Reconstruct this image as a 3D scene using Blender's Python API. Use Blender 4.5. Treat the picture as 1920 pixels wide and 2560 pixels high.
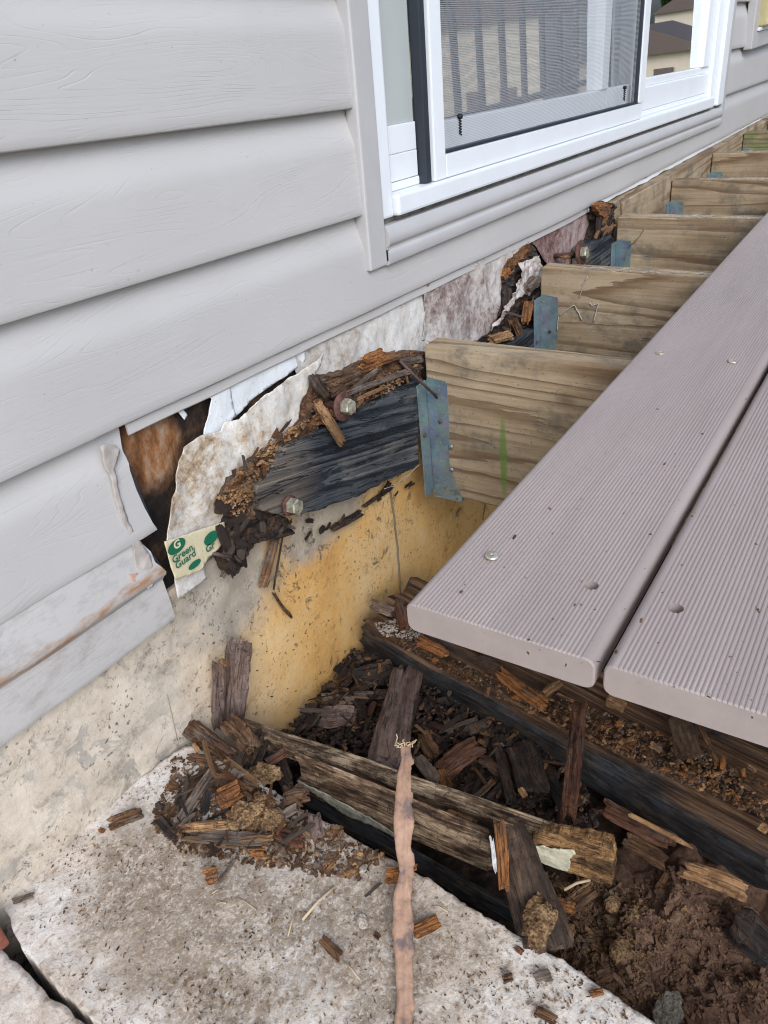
import bpy, bmesh, math, random
from mathutils import Vector, Matrix, noise, geometry
for o in list(bpy.data.objects): bpy.data.objects.remove(o, do_unlink=True)
scene = bpy.context.scene
COL = scene.collection
rad = math.radians

# ------------------------------------------------------------------ camera
FPX = 1956.79
CAM = Vector((-0.89762, -0.59326, 0.37091))
cd = bpy.data.cameras.new('camera'); cam = bpy.data.objects.new('camera', cd); COL.objects.link(cam)
cam.location = CAM
cam.rotation_euler = (1.0262568, 0.0979173, -1.0003539)
cd.sensor_fit = 'HORIZONTAL'; cd.sensor_width = 36; cd.lens = 36 * FPX / 1920
cd.clip_start = 0.01; cd.clip_end = 400
scene.camera = cam
RM = cam.rotation_euler.to_matrix()

# ------------------------------------------------------------------ world, sun, exposure
SUN_EL, SUN_AZ = 38.0, 222.0         # hazy sun beyond the yard, out from the wall: broad soft light
w = bpy.data.worlds.new('World'); scene.world = w; w.use_nodes = True
wn = w.node_tree; wn.nodes.clear()
sky = wn.nodes.new('ShaderNodeTexSky'); sky.sky_type = 'NISHITA'; sky.sun_disc = False
sky.sun_elevation = rad(SUN_EL); sky.sun_rotation = rad(SUN_AZ)
sky.air_density = 1.0; sky.dust_density = 3.5; sky.ozone_density = 0.0
bg = wn.nodes.new('ShaderNodeBackground'); bg.inputs[1].default_value = 0.10
wo = wn.nodes.new('ShaderNodeOutputWorld')
wb = wn.nodes.new('ShaderNodeMix'); wb.data_type = 'RGBA'; wb.blend_type = 'MULTIPLY'; wb.inputs[0].default_value = 1; wb.inputs[7].default_value = (.87, 1.0, 1.20, 1)   # camera white balance for open shade
wn.links.new(sky.outputs[0], wb.inputs[6]); wn.links.new(wb.outputs[2], bg.inputs[0]); wn.links.new(bg.outputs[0], wo.inputs[0])
sl = bpy.data.lights.new('sun', 'SUN'); sl.energy = 1.45; sl.angle = rad(40); sl.color = (.95, .975, 1)
so = bpy.data.objects.new('sun', sl); COL.objects.link(so)
sdir = Vector((math.sin(rad(SUN_AZ)) * math.cos(rad(SUN_EL)), math.cos(rad(SUN_AZ)) * math.cos(rad(SUN_EL)), math.sin(rad(SUN_EL))))
so.rotation_euler = sdir.to_track_quat('Z', 'Y').to_euler()
vs = scene.view_settings
vs.view_transform = 'Standard'; vs.look = 'None'; vs.gamma = 1; vs.exposure = .72
vs.use_curve_mapping = False
scene.render.engine = 'CYCLES'
scene.cycles.filter_width = 1.1; scene.cycles.max_bounces = 7; scene.cycles.diffuse_bounces = 3; scene.cycles.glossy_bounces = 3

# ------------------------------------------------------------------ placing helpers (x along the wall, d out from the wall, z up)
def V(x, d, z): return Vector((x, -d, z))
def at(px, py, axis='z', val=0.0):
    """the point on a real plane (wall plane d, level z or x) that a photo pixel looks at"""
    v = RM @ Vector(((px - 960) / FPX, -(py - 1280) / FPX, -1))
    if axis == 'z': t = (val - CAM.z) / v.z
    elif axis == 'd': t = (-val - CAM.y) / v.y
    else: t = (val - CAM.x) / v.x
    return CAM + v * t
def mpp(p): return (p - CAM).length / FPX     # metres per photo pixel at a point

# ------------------------------------------------------------------ object helpers
def link(name, me, mat=None, parent=None, mw=None, smooth=False):
    o = bpy.data.objects.new(name, me); COL.objects.link(o)
    if mw is None: mw = Matrix.Identity(4)
    if mat is not None and me is not None and len(me.materials) == 0: me.materials.append(mat)
    if mw is not None: o.matrix_world = mw
    if parent is not None:
        o.parent = parent
        o.matrix_parent_inverse = Matrix.Identity(4)
        if mw is not None: o.matrix_basis = PM.get(parent.name, Matrix.Identity(4)).inverted() @ mw
    if smooth: me.shade_smooth()
    PM[o.name] = mw.copy() if mw is not None else PM.get(parent.name, Matrix.Identity(4)) if parent else Matrix.Identity(4)
    return o
PM = {}
def tag(o, label=None, cat=None, group=None, kind=None):
    if label: o['label'] = label
    if cat: o['category'] = cat
    if group: o['group'] = group
    if kind: o['kind'] = kind
    return o
def empty(name, loc, label, cat, group=None):
    mw = Matrix.Translation(loc)
    o = bpy.data.objects.new(name, None); COL.objects.link(o); o.empty_display_size = .02
    o.matrix_world = mw; PM[o.name] = mw
    return tag(o, label, cat, group)
def frame(origin, u, n):
    """local axes: x = u (grain), z = n (face normal)"""
    u = u.normalized(); n = (n - n.dot(u) * u).normalized(); v = n.cross(u)
    m = Matrix((u, v, n)).transposed().to_4x4(); m.translation = origin
    return m
def me_from(name, vs_, fs, smooth=False):
    me = bpy.data.meshes.new(name); me.from_pydata([tuple(v) for v in vs_], [], fs); me.update()
    if smooth: me.shade_smooth()
    return me
def bm_me(name, bm, smooth=False):
    me = bpy.data.meshes.new(name); bm.to_mesh(me); bm.free()
    if smooth: me.shade_smooth()
    return me
def box_me(name, a, b, bev=0.0, seg=1):
    bm = bmesh.new()
    bmesh.ops.create_cube(bm, size=1)
    s = [b[i] - a[i] for i in range(3)]; c = [(a[i] + b[i]) / 2 for i in range(3)]
    for v in bm.verts: v.co = Vector((v.co.x * s[0] + c[0], v.co.y * s[1] + c[1], v.co.z * s[2] + c[2]))
    if bev > 0: bmesh.ops.bevel(bm, geom=bm.edges[:], offset=bev, segments=seg, affect='EDGES', profile=.6)
    return bm_me(name, bm)
def wbox(name, x0, x1, d0, d1, z0, z1, mat, parent=None, bev=0.0, seg=1, mw=None):
    c = V((x0 + x1) / 2, (d0 + d1) / 2, (z0 + z1) / 2); h = Vector((abs(x1 - x0) / 2, abs(d1 - d0) / 2, abs(z1 - z0) / 2))
    m = Matrix.Translation(c)
    if mw is not None: m = mw @ m
    return link(name, box_me(name, -h, h, bev, seg), mat, parent, m)
def tube_me(name, pts, r, seg=6, taper=None):
    vs_, fs = [], []
    n = len(pts)
    for i, p in enumerate(pts):
        t = (pts[min(i + 1, n - 1)] - pts[max(i - 1, 0)]).normalized()
        a = t.orthogonal().normalized(); b = t.cross(a)
        rr = r if taper is None else r * taper(i / (n - 1))
        for k in range(seg):
            an = 2 * math.pi * k / seg
            vs_.append(p + (a * math.cos(an) + b * math.sin(an)) * rr)
    for i in range(n - 1):
        for k in range(seg):
            fs.append((i * seg + k, i * seg + (k + 1) % seg, (i + 1) * seg + (k + 1) % seg, (i + 1) * seg + k))
    fs.append(tuple(range(seg - 1, -1, -1))); fs.append(tuple(range((n - 1) * seg, n * seg)))
    return me_from(name, vs_, fs, True)
def lathe_me(name, prof, seg=20, smooth=True):
    """prof = [(r, z)...] round the z axis"""
    vs_, fs = [], []
    for r, z in prof:
        for k in range(seg): vs_.append((r * math.cos(2 * math.pi * k / seg), r * math.sin(2 * math.pi * k / seg), z))
    for i in range(len(prof) - 1):
        for k in range(seg): fs.append((i * seg + k, i * seg + (k + 1) % seg, (i + 1) * seg + (k + 1) % seg, (i + 1) * seg + k))
    fs.append(tuple(range(seg - 1, -1, -1))); fs.append(tuple(range((len(prof) - 1) * seg, len(prof) * seg)))
    return me_from(name, vs_, fs, smooth)
def extrude_me(name, prof, xs, warp=None, smooth=False):
    """a closed (y,z) outline carried along x"""
    n = len(prof); vs_, fs = [], []
    for x in xs:
        for (y, z) in prof:
            p = Vector((x, y, z)); vs_.append(warp(p) if warp else p)
    for i in range(len(xs) - 1):
        for k in range(n): fs.append((i * n + k, i * n + (k + 1) % n, (i + 1) * n + (k + 1) % n, (i + 1) * n + k))
    fs.append(tuple(range(n - 1, -1, -1))); fs.append(tuple(range((len(xs) - 1) * n, len(xs) * n)))
    return me_from(name, vs_, fs, smooth)
def fbm(p, s, o=4, off=0): return noise.fractal(Vector((p[0] * s + off, p[1] * s + off * 1.7, p[2] * s - off)), 1.0, 2.0, o)

def sheet(name, pts, u, n, thick, res, mat, parent=None, disp=None, jag=0.0, jscale=60, seed=0, smooth=True, back=True, tagargs=None):
    """a plate or cloth with a freely drawn outline, real thickness and relief; pts are world points"""
    rnd = random.Random(seed)
    c = sum(pts, Vector()) / len(pts)
    m = frame(c, u, n); mi = m.inverted()
    q = [mi @ p for p in pts]; q = [Vector((p.x, p.y)) for p in q]
    # refine outline
    out = []
    for i, a in enumerate(q):
        b = q[(i + 1) % len(q)]; k = max(1, int((b - a).length / res))
        for j in range(k):
            p = a.lerp(b, j / k)
            if jag: 
                nv = noise.noise_vector(Vector((p.x * jscale, p.y * jscale, seed * 3.1))) + .6 * noise.noise_vector(Vector((p.x * jscale * 3.3, p.y * jscale * 3.3, seed * 3.1)))
                p = p + Vector((nv.x, nv.y)) * jag
            out.append(p)
    xs = [p.x for p in out]; ys = [p.y for p in out]
    inner = []
    y = min(ys)
    while y < max(ys):
        x = min(xs)
        # crossings of this row
        cr = []
        for i in range(len(out)):
            a, b = out[i], out[(i + 1) % len(out)]
            if (a.y > y) != (b.y > y): cr.append(a.x + (y - a.y) * (b.x - a.x) / (b.y - a.y))
        cr.sort()
        for k in range(0, len(cr) - 1, 2):
            x = cr[k] + res * .6
            while x < cr[k + 1] - res * .5:
                inner.append(Vector((x + rnd.uniform(-.25, .25) * res, y + rnd.uniform(-.25, .25) * res))); x += res
        y += res
    co = out + inner
    r = geometry.delaunay_2d_cdt(co, [(i, (i + 1) % len(out)) for i in range(len(out))], [], 1, 1e-7)
    v2, f2 = r[0], r[2]
    # boundary edges
    cnt = {}
    for f in f2:
        for i in range(len(f)):
            e = (f[i], f[(i + 1) % len(f)]); cnt[e] = cnt.get(e, 0) + 1
    bnd = [e for e in cnt if (e[1], e[0]) not in cnt]
    N = len(v2)
    top = [Vector((p.x, p.y, disp(p.x, p.y) if disp else 0.0)) for p in v2]
    vs_ = list(top); fs = [tuple(f) for f in f2]
    # make sure faces look along +z
    if f2:
        a, b, c3 = [v2[i] for i in f2[0][:3]]
        if (b - a).cross(c3 - a) < 0: fs = [tuple(reversed(f)) for f in fs]; bnd = [(b_, a_) for a_, b_ in bnd]
    if back:
        vs_ += [Vector((p.x, p.y, p.z - thick)) for p in top]
        fs += [tuple(N + i for i in reversed(f)) for f in fs[:len(f2)]]
    else:
        vs_ += [Vector((p.x, p.y, -thick)) for p in top]
    fs += [(b, a, N + a, N + b) for a, b in bnd]
    me = me_from(name, vs_, fs, False)
    if smooth:
        for i in range(len(f2) * (2 if back else 1)): me.polygons[i].use_smooth = True
        if not back:
            for p in me.polygons[:len(f2)]: p.use_smooth = True
    return link(name, me, mat, parent, m)

# ------------------------------------------------------------------ node helper
class N:
    def __init__(s, name):
        s.m = bpy.data.materials.new(name); s.m.use_nodes = True; s.t = s.m.node_tree; s.t.nodes.clear()
        s.out = s.t.nodes.new('ShaderNodeOutputMaterial'); s.b = s.t.nodes.new('ShaderNodeBsdfPrincipled')
        s.t.links.new(s.b.outputs[0], s.out.inputs[0])
        s.tc = s.t.nodes.new('ShaderNodeTexCoord')
        s.obj = s.tc.outputs['Object']
    def n(s, t, **k):
        x = s.t.nodes.new(t)
        for a, b in k.items(): setattr(x, a, b)
        return x
    def set(s, inp, v):
        if isinstance(v, bpy.types.NodeSocket): s.t.links.new(v, inp)
        elif v is not None: inp.default_value = v if not (isinstance(v, tuple) and len(v) == 3 and inp.type == 'RGBA') else (*v, 1)
    def rndoff(s, vec=None, k=37.0):
        oi = s.n('ShaderNodeObjectInfo'); m = s.n('ShaderNodeVectorMath', operation='MULTIPLY_ADD')
        c = s.n('ShaderNodeCombineXYZ'); 
        for i in range(3): s.set(c.inputs[i], oi.outputs['Random'])
        s.set(m.inputs[0], c.outputs[0]); m.inputs[1].default_value = (k, k * .7, k * 1.3); s.set(m.inputs[2], vec or s.obj)
        return m.outputs[0]
    def scale(s, vec, sc, loc=(0, 0, 0)):
        m = s.n('ShaderNodeMapping'); s.set(m.inputs['Vector'], vec); m.inputs['Scale'].default_value = sc; m.inputs['Location'].default_value = loc
        return m.outputs[0]
    def noise(s, vec, sc, det=4, rough=.55, dist=0, out=0):
        x = s.n('ShaderNodeTexNoise'); s.set(x.inputs['Vector'], vec); x.inputs['Scale'].default_value = sc; x.inputs['Detail'].default_value = det
        x.inputs['Roughness'].default_value = rough; x.inputs['Distortion'].default_value = dist
        return x.outputs[out]
    def vor(s, vec, sc, feature='F1', rnd=1.0, out=0):
        x = s.n('ShaderNodeTexVoronoi', feature=feature); s.set(x.inputs['Vector'], vec); x.inputs['Scale'].default_value = sc; x.inputs['Randomness'].default_value = rnd
        return x.outputs[out]
    def wave(s, vec, sc, dist, det=2, dsc=1.0, direction='Z', wt='BANDS', rough=.5):
        x = s.n('ShaderNodeTexWave', wave_type=wt, bands_direction=direction) if wt == 'BANDS' else s.n('ShaderNodeTexWave', wave_type=wt, rings_direction=direction)
        s.set(x.inputs['Vector'], vec); x.inputs['Scale'].default_value = sc; x.inputs['Distortion'].default_value = dist
        x.inputs['Detail'].default_value = det; x.inputs['Detail Scale'].default_value = dsc; x.inputs['Detail Roughness'].default_value = rough
        return x.outputs['Fac']
    def ramp(s, f, stops, interp='LINEAR'):
        x = s.n('ShaderNodeValToRGB'); s.set(x.inputs[0], f); e = x.color_ramp.elements; x.color_ramp.interpolation = interp
        while len(e) < len(stops): e.new(.5)
        for i, (p, c) in enumerate(stops):
            e[i].position = p; e[i].color = (c, c, c, 1) if isinstance(c, (int, float)) else (*c, 1)
        return x.outputs[0]
    def mix(s, f, a, b, mode='MIX'):
        x = s.n('ShaderNodeMix', data_type='RGBA', blend_type=mode); s.set(x.inputs[0], f); s.set(x.inputs[6], a); s.set(x.inputs[7], b)
        return x.outputs[2]
    def math(s, op, a, b=None, c=None):
        x = s.n('ShaderNodeMath', operation=op); s.set(x.inputs[0], a)
        if b is not None: s.set(x.inputs[1], b)
        if c is not None: s.set(x.inputs[2], c)
        return x.outputs[0]
    def sep(s, vec):
        x = s.n('ShaderNodeSeparateXYZ'); s.set(x.inputs[0], vec); return x.outputs
    def blob(s, vec, c, r, sc=(1, 1, 1), nz=.35, nsc=8):
        """soft mask round a place on the thing itself, with a ragged border"""
        v = s.n('ShaderNodeVectorMath', operation='SUBTRACT'); s.set(v.inputs[0], vec); v.inputs[1].default_value = c
        v2 = s.n('ShaderNodeVectorMath', operation='MULTIPLY'); s.set(v2.inputs[0], v.outputs[0]); v2.inputs[1].default_value = sc
        l = s.n('ShaderNodeVectorMath', operation='LENGTH'); s.set(l.inputs[0], v2.outputs[0])
        a = s.math('DIVIDE', l.outputs['Value'], r)
        nn = s.noise(vec, nsc, 5, .65); a2 = s.math('MULTIPLY_ADD', nn, nz * 2, a); a3 = s.math('SUBTRACT', a2, nz)
        return s.ramp(a3, [(.55, 1), (1.0, 0)])
    def bump(s, h, strength=.5, dist=.001, prev=None):
        x = s.n('ShaderNodeBump'); x.inputs['Strength'].default_value = strength; x.inputs['Distance'].default_value = dist; s.set(x.inputs['Height'], h)
        if prev is not None: s.set(x.inputs['Normal'], prev)
        return x.outputs[0]
    def done(s, col=None, rough=.7, nrm=None, metal=0, spec=None, **k):
        s.set(s.b.inputs['Base Color'], col); s.set(s.b.inputs['Roughness'], rough); s.set(s.b.inputs['Normal'], nrm) if nrm is not None else None
        s.set(s.b.inputs['Metallic'], metal)
        if spec is not None: s.set(s.b.inputs['Specular IOR Level'], spec)
        for a, b in k.items(): s.set(s.b.inputs[a], b)
        return s.m

def wood(name, dark, mid, light, ring=55, rough=.8, fib=.5, stain=None, stainamt=.5, cracks=0.0, bump=.5, dist=3.0, contrast=(.30, .52, .78), stain2=None):
    """grain along local x; fibre streaks at three widths, breaks along and across the grain"""
    s = N(name); v = s.rndoff()
    warp = s.noise(s.scale(v, (9, 9, 9)), 1, 2, .5, out=1)
    wm = s.n('ShaderNodeVectorMath', operation='MULTIPLY_ADD'); s.set(wm.inputs[0], warp); wm.inputs[1].default_value = (0, .012, .012); s.set(wm.inputs[2], v)
    vw = wm.outputs[0]
    s1 = s.noise(s.scale(vw, (7, ring * 1.2, ring * 1.2)), 1, 4, .65); s2 = s.noise(s.scale(vw, (26, ring * 4.5, ring * 4.5)), 1, 3, .7); big = s.noise(s.scale(v, (40, 60, 60)), 1, 4, .7)
    f = s.math('MULTIPLY_ADD', s2, .45, s.math('MULTIPLY', s1, .55)); f = s.math('MULTIPLY_ADD', s.math('SUBTRACT', big, .5), .55, f)
    col = s.ramp(f, [(contrast[0], dark), (contrast[1], mid), (contrast[2], light)])
    if stain:
        st = s.noise(s.scale(v, (22, 34, 34)), 1, 5, .7); col = s.mix(s.math('MULTIPLY', s.ramp(st, [(.46, 0), (.60, 1)]), stainamt), col, stain)
    if stain2:
        st = s.noise(s.scale(v, (18, 40, 40), (3, 5, 7)), 1, 5, .7); col = s.mix(s.math('MULTIPLY', s.ramp(st, [(.54, 0), (.64, 1)]), .8), col, stain2)
    nb = s.bump(s.math('MULTIPLY_ADD', s2, .8, s1), bump, .0022)
    if cracks:
        def contour(vec, sc, wd): n_ = s.noise(s.scale(v, vec), sc, 3, .6); return s.ramp(s.math('ABSOLUTE', s.math('SUBTRACT', n_, .5)), [(0, 1), (wd, 0)])
        ca = contour((75, 22, 22), 1, .012); cl = contour((9, 130, 130), 1, .016)
        gate = s.ramp(s.noise(s.scale(v, (30, 30, 30)), 1, 2), [(.42, 0), (.55, 1)])
        cm = s.math('MAXIMUM', s.math('MULTIPLY', ca, gate), cl)
        col = s.mix(s.math('MULTIPLY', cm, min(1, cracks * 1.3)), col, tuple(c * .3 for c in dark))
        nb = s.bump(s.math('SUBTRACT', 1, cm), .8, .0015 * cracks, nb)
    return s.done(col, rough, nb, spec=.25)

M = {}
M['joist'] = None
def mk():
    G = (.16, .14, .125)
    M['rot_brown'] = wood('rotted_brown_wood', (.024, .012, .007), (.14, .072, .036), (.33, .20, .115), 90, .85, .7, (.045, .028, .02), .6, .7, .9, stain2=(.15, .12, .10))
    M['rot_orange'] = wood('rotted_orange_wood', (.06, .022, .008), (.29, .115, .036), (.52, .26, .10), 120, .85, .7, (.06, .03, .018), .7, .6, .9, stain2=(.13, .085, .055))
    M['rot_dark'] = wood('rotted_dark_wood', (.011, .007, .006), (.055, .037, .029), (.16, .115, .092), 80, .8, .7, (.012, .014, .018), .6, .6, .8, stain2=(.085, .05, .032))
    M['rot_grey'] = wood('weathered_grey_wood', (.04, .030, .025), (.17, .13, .105), (.33, .265, .215), 110, .85, .75, (.06, .045, .035), .7, .45, .9, stain2=(.16, .10, .06))
    M['rot_purple'] = wood('weathered_purplish_wood', (.035, .024, .022), (.155, .108, .094), (.28, .21, .185), 70, .85, .8, (.15, .095, .065), .6, .5, 1.0, stain2=(.07, .045, .035))
    M['rot_tan'] = wood('rotted_tan_wood', (.08, .038, .016), (.36, .20, .095), (.60, .40, .22), 120, .85, .75, (.13, .07, .035), .8, .5, .9, stain2=(.10, .07, .05))
    M['rot_red'] = wood('rotted_red_wood', (.022, .009, .006), (.12, .052, .030), (.25, .125, .078), 90, .8, .7, (.02, .012, .01), .5, .6, .9, stain2=(.10, .07, .055))
    M['beam_brown'] = wood('dark_brown_beam', (.016, .010, .007), (.085, .052, .034), (.22, .15, .10), 60, .72, .75, (.012, .010, .010), .6, .3, .9)
    M['post_wood'] = wood('sawn_decayed_post', (.020, .012, .009), (.16, .105, .065), (.50, .38, .26), 60, .75, .6, (.045, .028, .018), .8, .6, 1.2, stain2=(.34, .26, .18), contrast=(.38, .49, .64))
    M['post_end'] = wood('rotted_post_end', (.05, .024, .01), (.33, .18, .075), (.60, .39, .2), 95, .8, .75, (.03, .018, .01), .85, .6, 1.0)
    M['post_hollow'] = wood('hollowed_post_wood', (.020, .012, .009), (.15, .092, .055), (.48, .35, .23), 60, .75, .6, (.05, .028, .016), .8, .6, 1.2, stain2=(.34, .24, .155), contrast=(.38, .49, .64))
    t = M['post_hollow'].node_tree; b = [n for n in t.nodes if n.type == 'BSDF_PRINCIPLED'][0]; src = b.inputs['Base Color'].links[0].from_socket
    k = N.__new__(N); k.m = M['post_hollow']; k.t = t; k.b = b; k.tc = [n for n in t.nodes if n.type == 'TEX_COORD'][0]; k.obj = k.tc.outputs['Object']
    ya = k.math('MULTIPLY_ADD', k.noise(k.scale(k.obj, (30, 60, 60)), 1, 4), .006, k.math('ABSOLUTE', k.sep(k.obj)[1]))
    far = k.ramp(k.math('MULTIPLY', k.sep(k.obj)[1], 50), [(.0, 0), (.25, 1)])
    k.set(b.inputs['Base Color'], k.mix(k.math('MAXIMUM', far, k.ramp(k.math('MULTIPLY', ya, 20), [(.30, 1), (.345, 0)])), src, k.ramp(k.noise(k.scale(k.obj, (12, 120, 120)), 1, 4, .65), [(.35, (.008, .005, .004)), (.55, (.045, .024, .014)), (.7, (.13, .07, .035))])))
    # wet black beam: blue-black on its sides, worn to brown on top
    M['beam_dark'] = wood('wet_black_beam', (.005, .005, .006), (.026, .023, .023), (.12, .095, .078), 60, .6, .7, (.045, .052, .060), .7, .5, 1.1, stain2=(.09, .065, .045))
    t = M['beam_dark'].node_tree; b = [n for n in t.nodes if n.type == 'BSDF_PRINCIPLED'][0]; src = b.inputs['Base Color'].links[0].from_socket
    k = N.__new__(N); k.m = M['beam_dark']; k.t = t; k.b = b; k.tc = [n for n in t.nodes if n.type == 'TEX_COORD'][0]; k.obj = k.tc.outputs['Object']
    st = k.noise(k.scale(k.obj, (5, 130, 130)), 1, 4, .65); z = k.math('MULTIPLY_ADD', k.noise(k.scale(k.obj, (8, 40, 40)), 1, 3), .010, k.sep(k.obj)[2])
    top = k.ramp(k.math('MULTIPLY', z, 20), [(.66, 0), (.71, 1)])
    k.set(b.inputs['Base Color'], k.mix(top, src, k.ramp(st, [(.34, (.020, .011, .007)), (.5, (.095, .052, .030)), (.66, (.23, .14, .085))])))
mk()

# fuzzy crumbly wood clumps
def crumb_mat(name, a, b, c):
    s = N(name); v = s.rndoff()
    n1 = s.noise(v, 220, 5, .7); sp = s.vor(v, 420); big = s.noise(v, 40, 3)
    f = s.math('MULTIPLY_ADD', sp, .35, n1); f = s.math('MULTIPLY_ADD', s.math('SUBTRACT', big, .5), .8, f)
    col = s.ramp(f, [(.35, a), (.6, b), (.9, c)])
    return s.done(col, .95, s.bump(f, 1, .003), spec=.1)
M['clump'] = crumb_mat('crumbly_tan_wood', (.025, .014, .008), (.12, .070, .036), (.34, .22, .12))
M['soil_crumb'] = crumb_mat('crumbly_soil', (.015, .009, .006), (.05, .03, .02), (.14, .085, .055))
M['pebble'] = crumb_mat('pale_pebble', (.12, .10, .085), (.34, .29, .24), (.56, .50, .43))
M['stone_grey'] = crumb_mat('grey_stone', (.08, .072, .058), (.17, .155, .125), (.28, .26, .21))

def sawn(s, v, sc=(1.1, 9, 6), bands=16, sharp=.55):
    """sawtooth growth bands: slow early wood, then a thin dark late-wood line; nested figures where the noise peaks"""
    n_ = s.noise(s.scale(v, sc), 1, 1.6, .35, .15); fine = s.noise(s.scale(v, (6, 60, 60)), 1, 3, .6)
    g = s.math('MULTIPLY_ADD', fine, .035, n_); fr = s.math('FRACT', s.math('MULTIPLY', g, bands))
    return s.ramp(fr, [(.0, 0), (sharp, .12), (.90, 1), (.985, .75), (1.0, 0)])
def joist_mat():
    s = N('weathered_joist_wood'); v = s.rndoff(k=11)
    g = sawn(s, v, (.42, 7, 7), 22, .55)
    fib = s.noise(s.scale(v, (10, 260, 260)), 1, 3, .65); fib2 = s.noise(s.scale(v, (4, 90, 90)), 1, 3, .6)
    grn = s.noise(s.scale(v, (7, 9, 9)), 1, 5, .65)
    base = s.ramp(grn, [(.32, (.20, .145, .088)), (.5, (.335, .25, .155)), (.68, (.42, .335, .225))])
    base = s.mix(s.math('MULTIPLY', s.ramp(fib, [(.40, 0), (.66, 1)]), .45), base, (.20, .145, .09))
    base = s.mix(s.math('MULTIPLY', s.ramp(fib2, [(.45, 0), (.62, 1)]), .35), base, (.46, .38, .27))
    gate = s.ramp(s.noise(s.scale(v, (5, 14, 14)), 1, 3), [(.3, .45), (.6, 1)])
    col = s.mix(s.math('MULTIPLY', s.math('MULTIPLY', g, gate), .88), base, (.125, .070, .036))
    gs = s.noise(s.scale(v, (16, 30, 18)), 1, 6, .72); col = s.mix(s.ramp(gs, [(.50, 0), (.64, .7)]), col, (.12, .105, .085))
    sp = s.noise(v, 260, 3, .6); col = s.mix(s.ramp(sp, [(.64, 0), (.72, .75)]), col, (.05, .038, .028))
    kn = s.vor(s.scale(v, (6, 9, 9)), 1, 'F1', 1.0); col = s.mix(s.ramp(kn, [(.04, .85), (.13, 0)]), col, (.06, .032, .015))
    h = s.math('MULTIPLY_ADD', fib, .5, s.math('SUBTRACT', 1, g))
    return s, col, s.bump(h, .6, .0014)
s_, c_, b_ = joist_mat(); M['joist'] = s_.done(c_, .8, b_, spec=.25)
s_, c_, b_ = joist_mat(); s_.m.name = 'weathered_joist_wood_with_algae'
mk_ = s_.blob(s_.obj, (.118, .019, .085), .045, (6.5, .2, .55), .25, 60)
M['joist_algae'] = s_.done(s_.mix(s_.math('MULTIPLY', mk_, .75), c_, (.10, .19, .03)), .8, b_, spec=.25)
s_, c_, b_ = joist_mat(); s_.m.name = 'greenish_joist_wood'
M['joist_green'] = s_.done(s_.mix(s_.ramp(s_.noise(s_.obj, 14, 4), [(.4, 0), (.6, .6)]), c_, (.09, .16, .04)), .8, b_, spec=.25)

def ledger_mat():
    s = N('blackened_ledger_wood'); v = s.obj
    wv = s.wave(s.scale(v, (.25, 1, 1)), 17, 3.0, 3, 3.0, 'Y', rough=.6)
    wv2 = s.wave(s.scale(v, (.2, 1, 1)), 52, 3.0, 3, 5.0, 'Y', rough=.6)
    fib = s.noise(s.scale(v, (16, 420, 420)), 1, 3, .6)
    big = s.noise(s.scale(v, (7, 16, 5)), 1, 5, .6)
    st1 = s.noise(s.scale(v, (1.3, 110, 60)), 1, 4, .6); st2 = s.noise(s.scale(v, (6, 330, 200)), 1, 3, .65)
    gg = sawn(s, v, (.22, 16, 10), 12, .45); f = s.math('MULTIPLY_ADD', s.math('SUBTRACT', .75, gg), .24, s.math('MULTIPLY', st1, .66)); f = s.math('MULTIPLY_ADD', st2, .22, f); f = s.math('SUBTRACT', f, .06); f = s.math('MULTIPLY_ADD', s.math('SUBTRACT', big, .5), .7, f)
    col = s.ramp(f, [(.26, (.004, .006, .010)), (.44, (.017, .023, .032)), (.58, (.058, .066, .074)), (.76, (.16, .15, .135))])
    lf = s.ramp(s.math('MULTIPLY_ADD', big, .1, s.sep(v)[0]), [(0.0, 1), (.0, 1)])
    m = s.blob(v, (-.17, .0, 0), .13, (1, 1.3, 1), .3, 14); col = s.mix(s.math('MULTIPLY', m, s.ramp(st1, [(.4, .25), (.62, .75)])), col, (.22, .175, .135))
    cr = s.noise(s.scale(v, (5, 75, 40)), 1, 3, .6, .3); cm = s.ramp(s.math('ABSOLUTE', s.math('SUBTRACT', cr, .5)), [(0, 1), (.014, 0)]); col = s.mix(cm, col, (.004, .004, .006))
    gr2 = s.noise(s.scale(v, (12, 30, 30)), 1, 5, .7); col = s.mix(s.ramp(gr2, [(.56, 0), (.66, .5)]), col, (.13, .12, .105))
    dust = s.noise(v, 420, 3, .6); col = s.mix(s.ramp(dust, [(.66, 0), (.74, .5)]), col, (.30, .32, .33))
    return s.done(col, .62, s.bump(s.math('SUBTRACT', s.math('MULTIPLY_ADD', st2, .7, st1), cm), .8, .0018), spec=.35)
M['ledger'] = ledger_mat()

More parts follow.
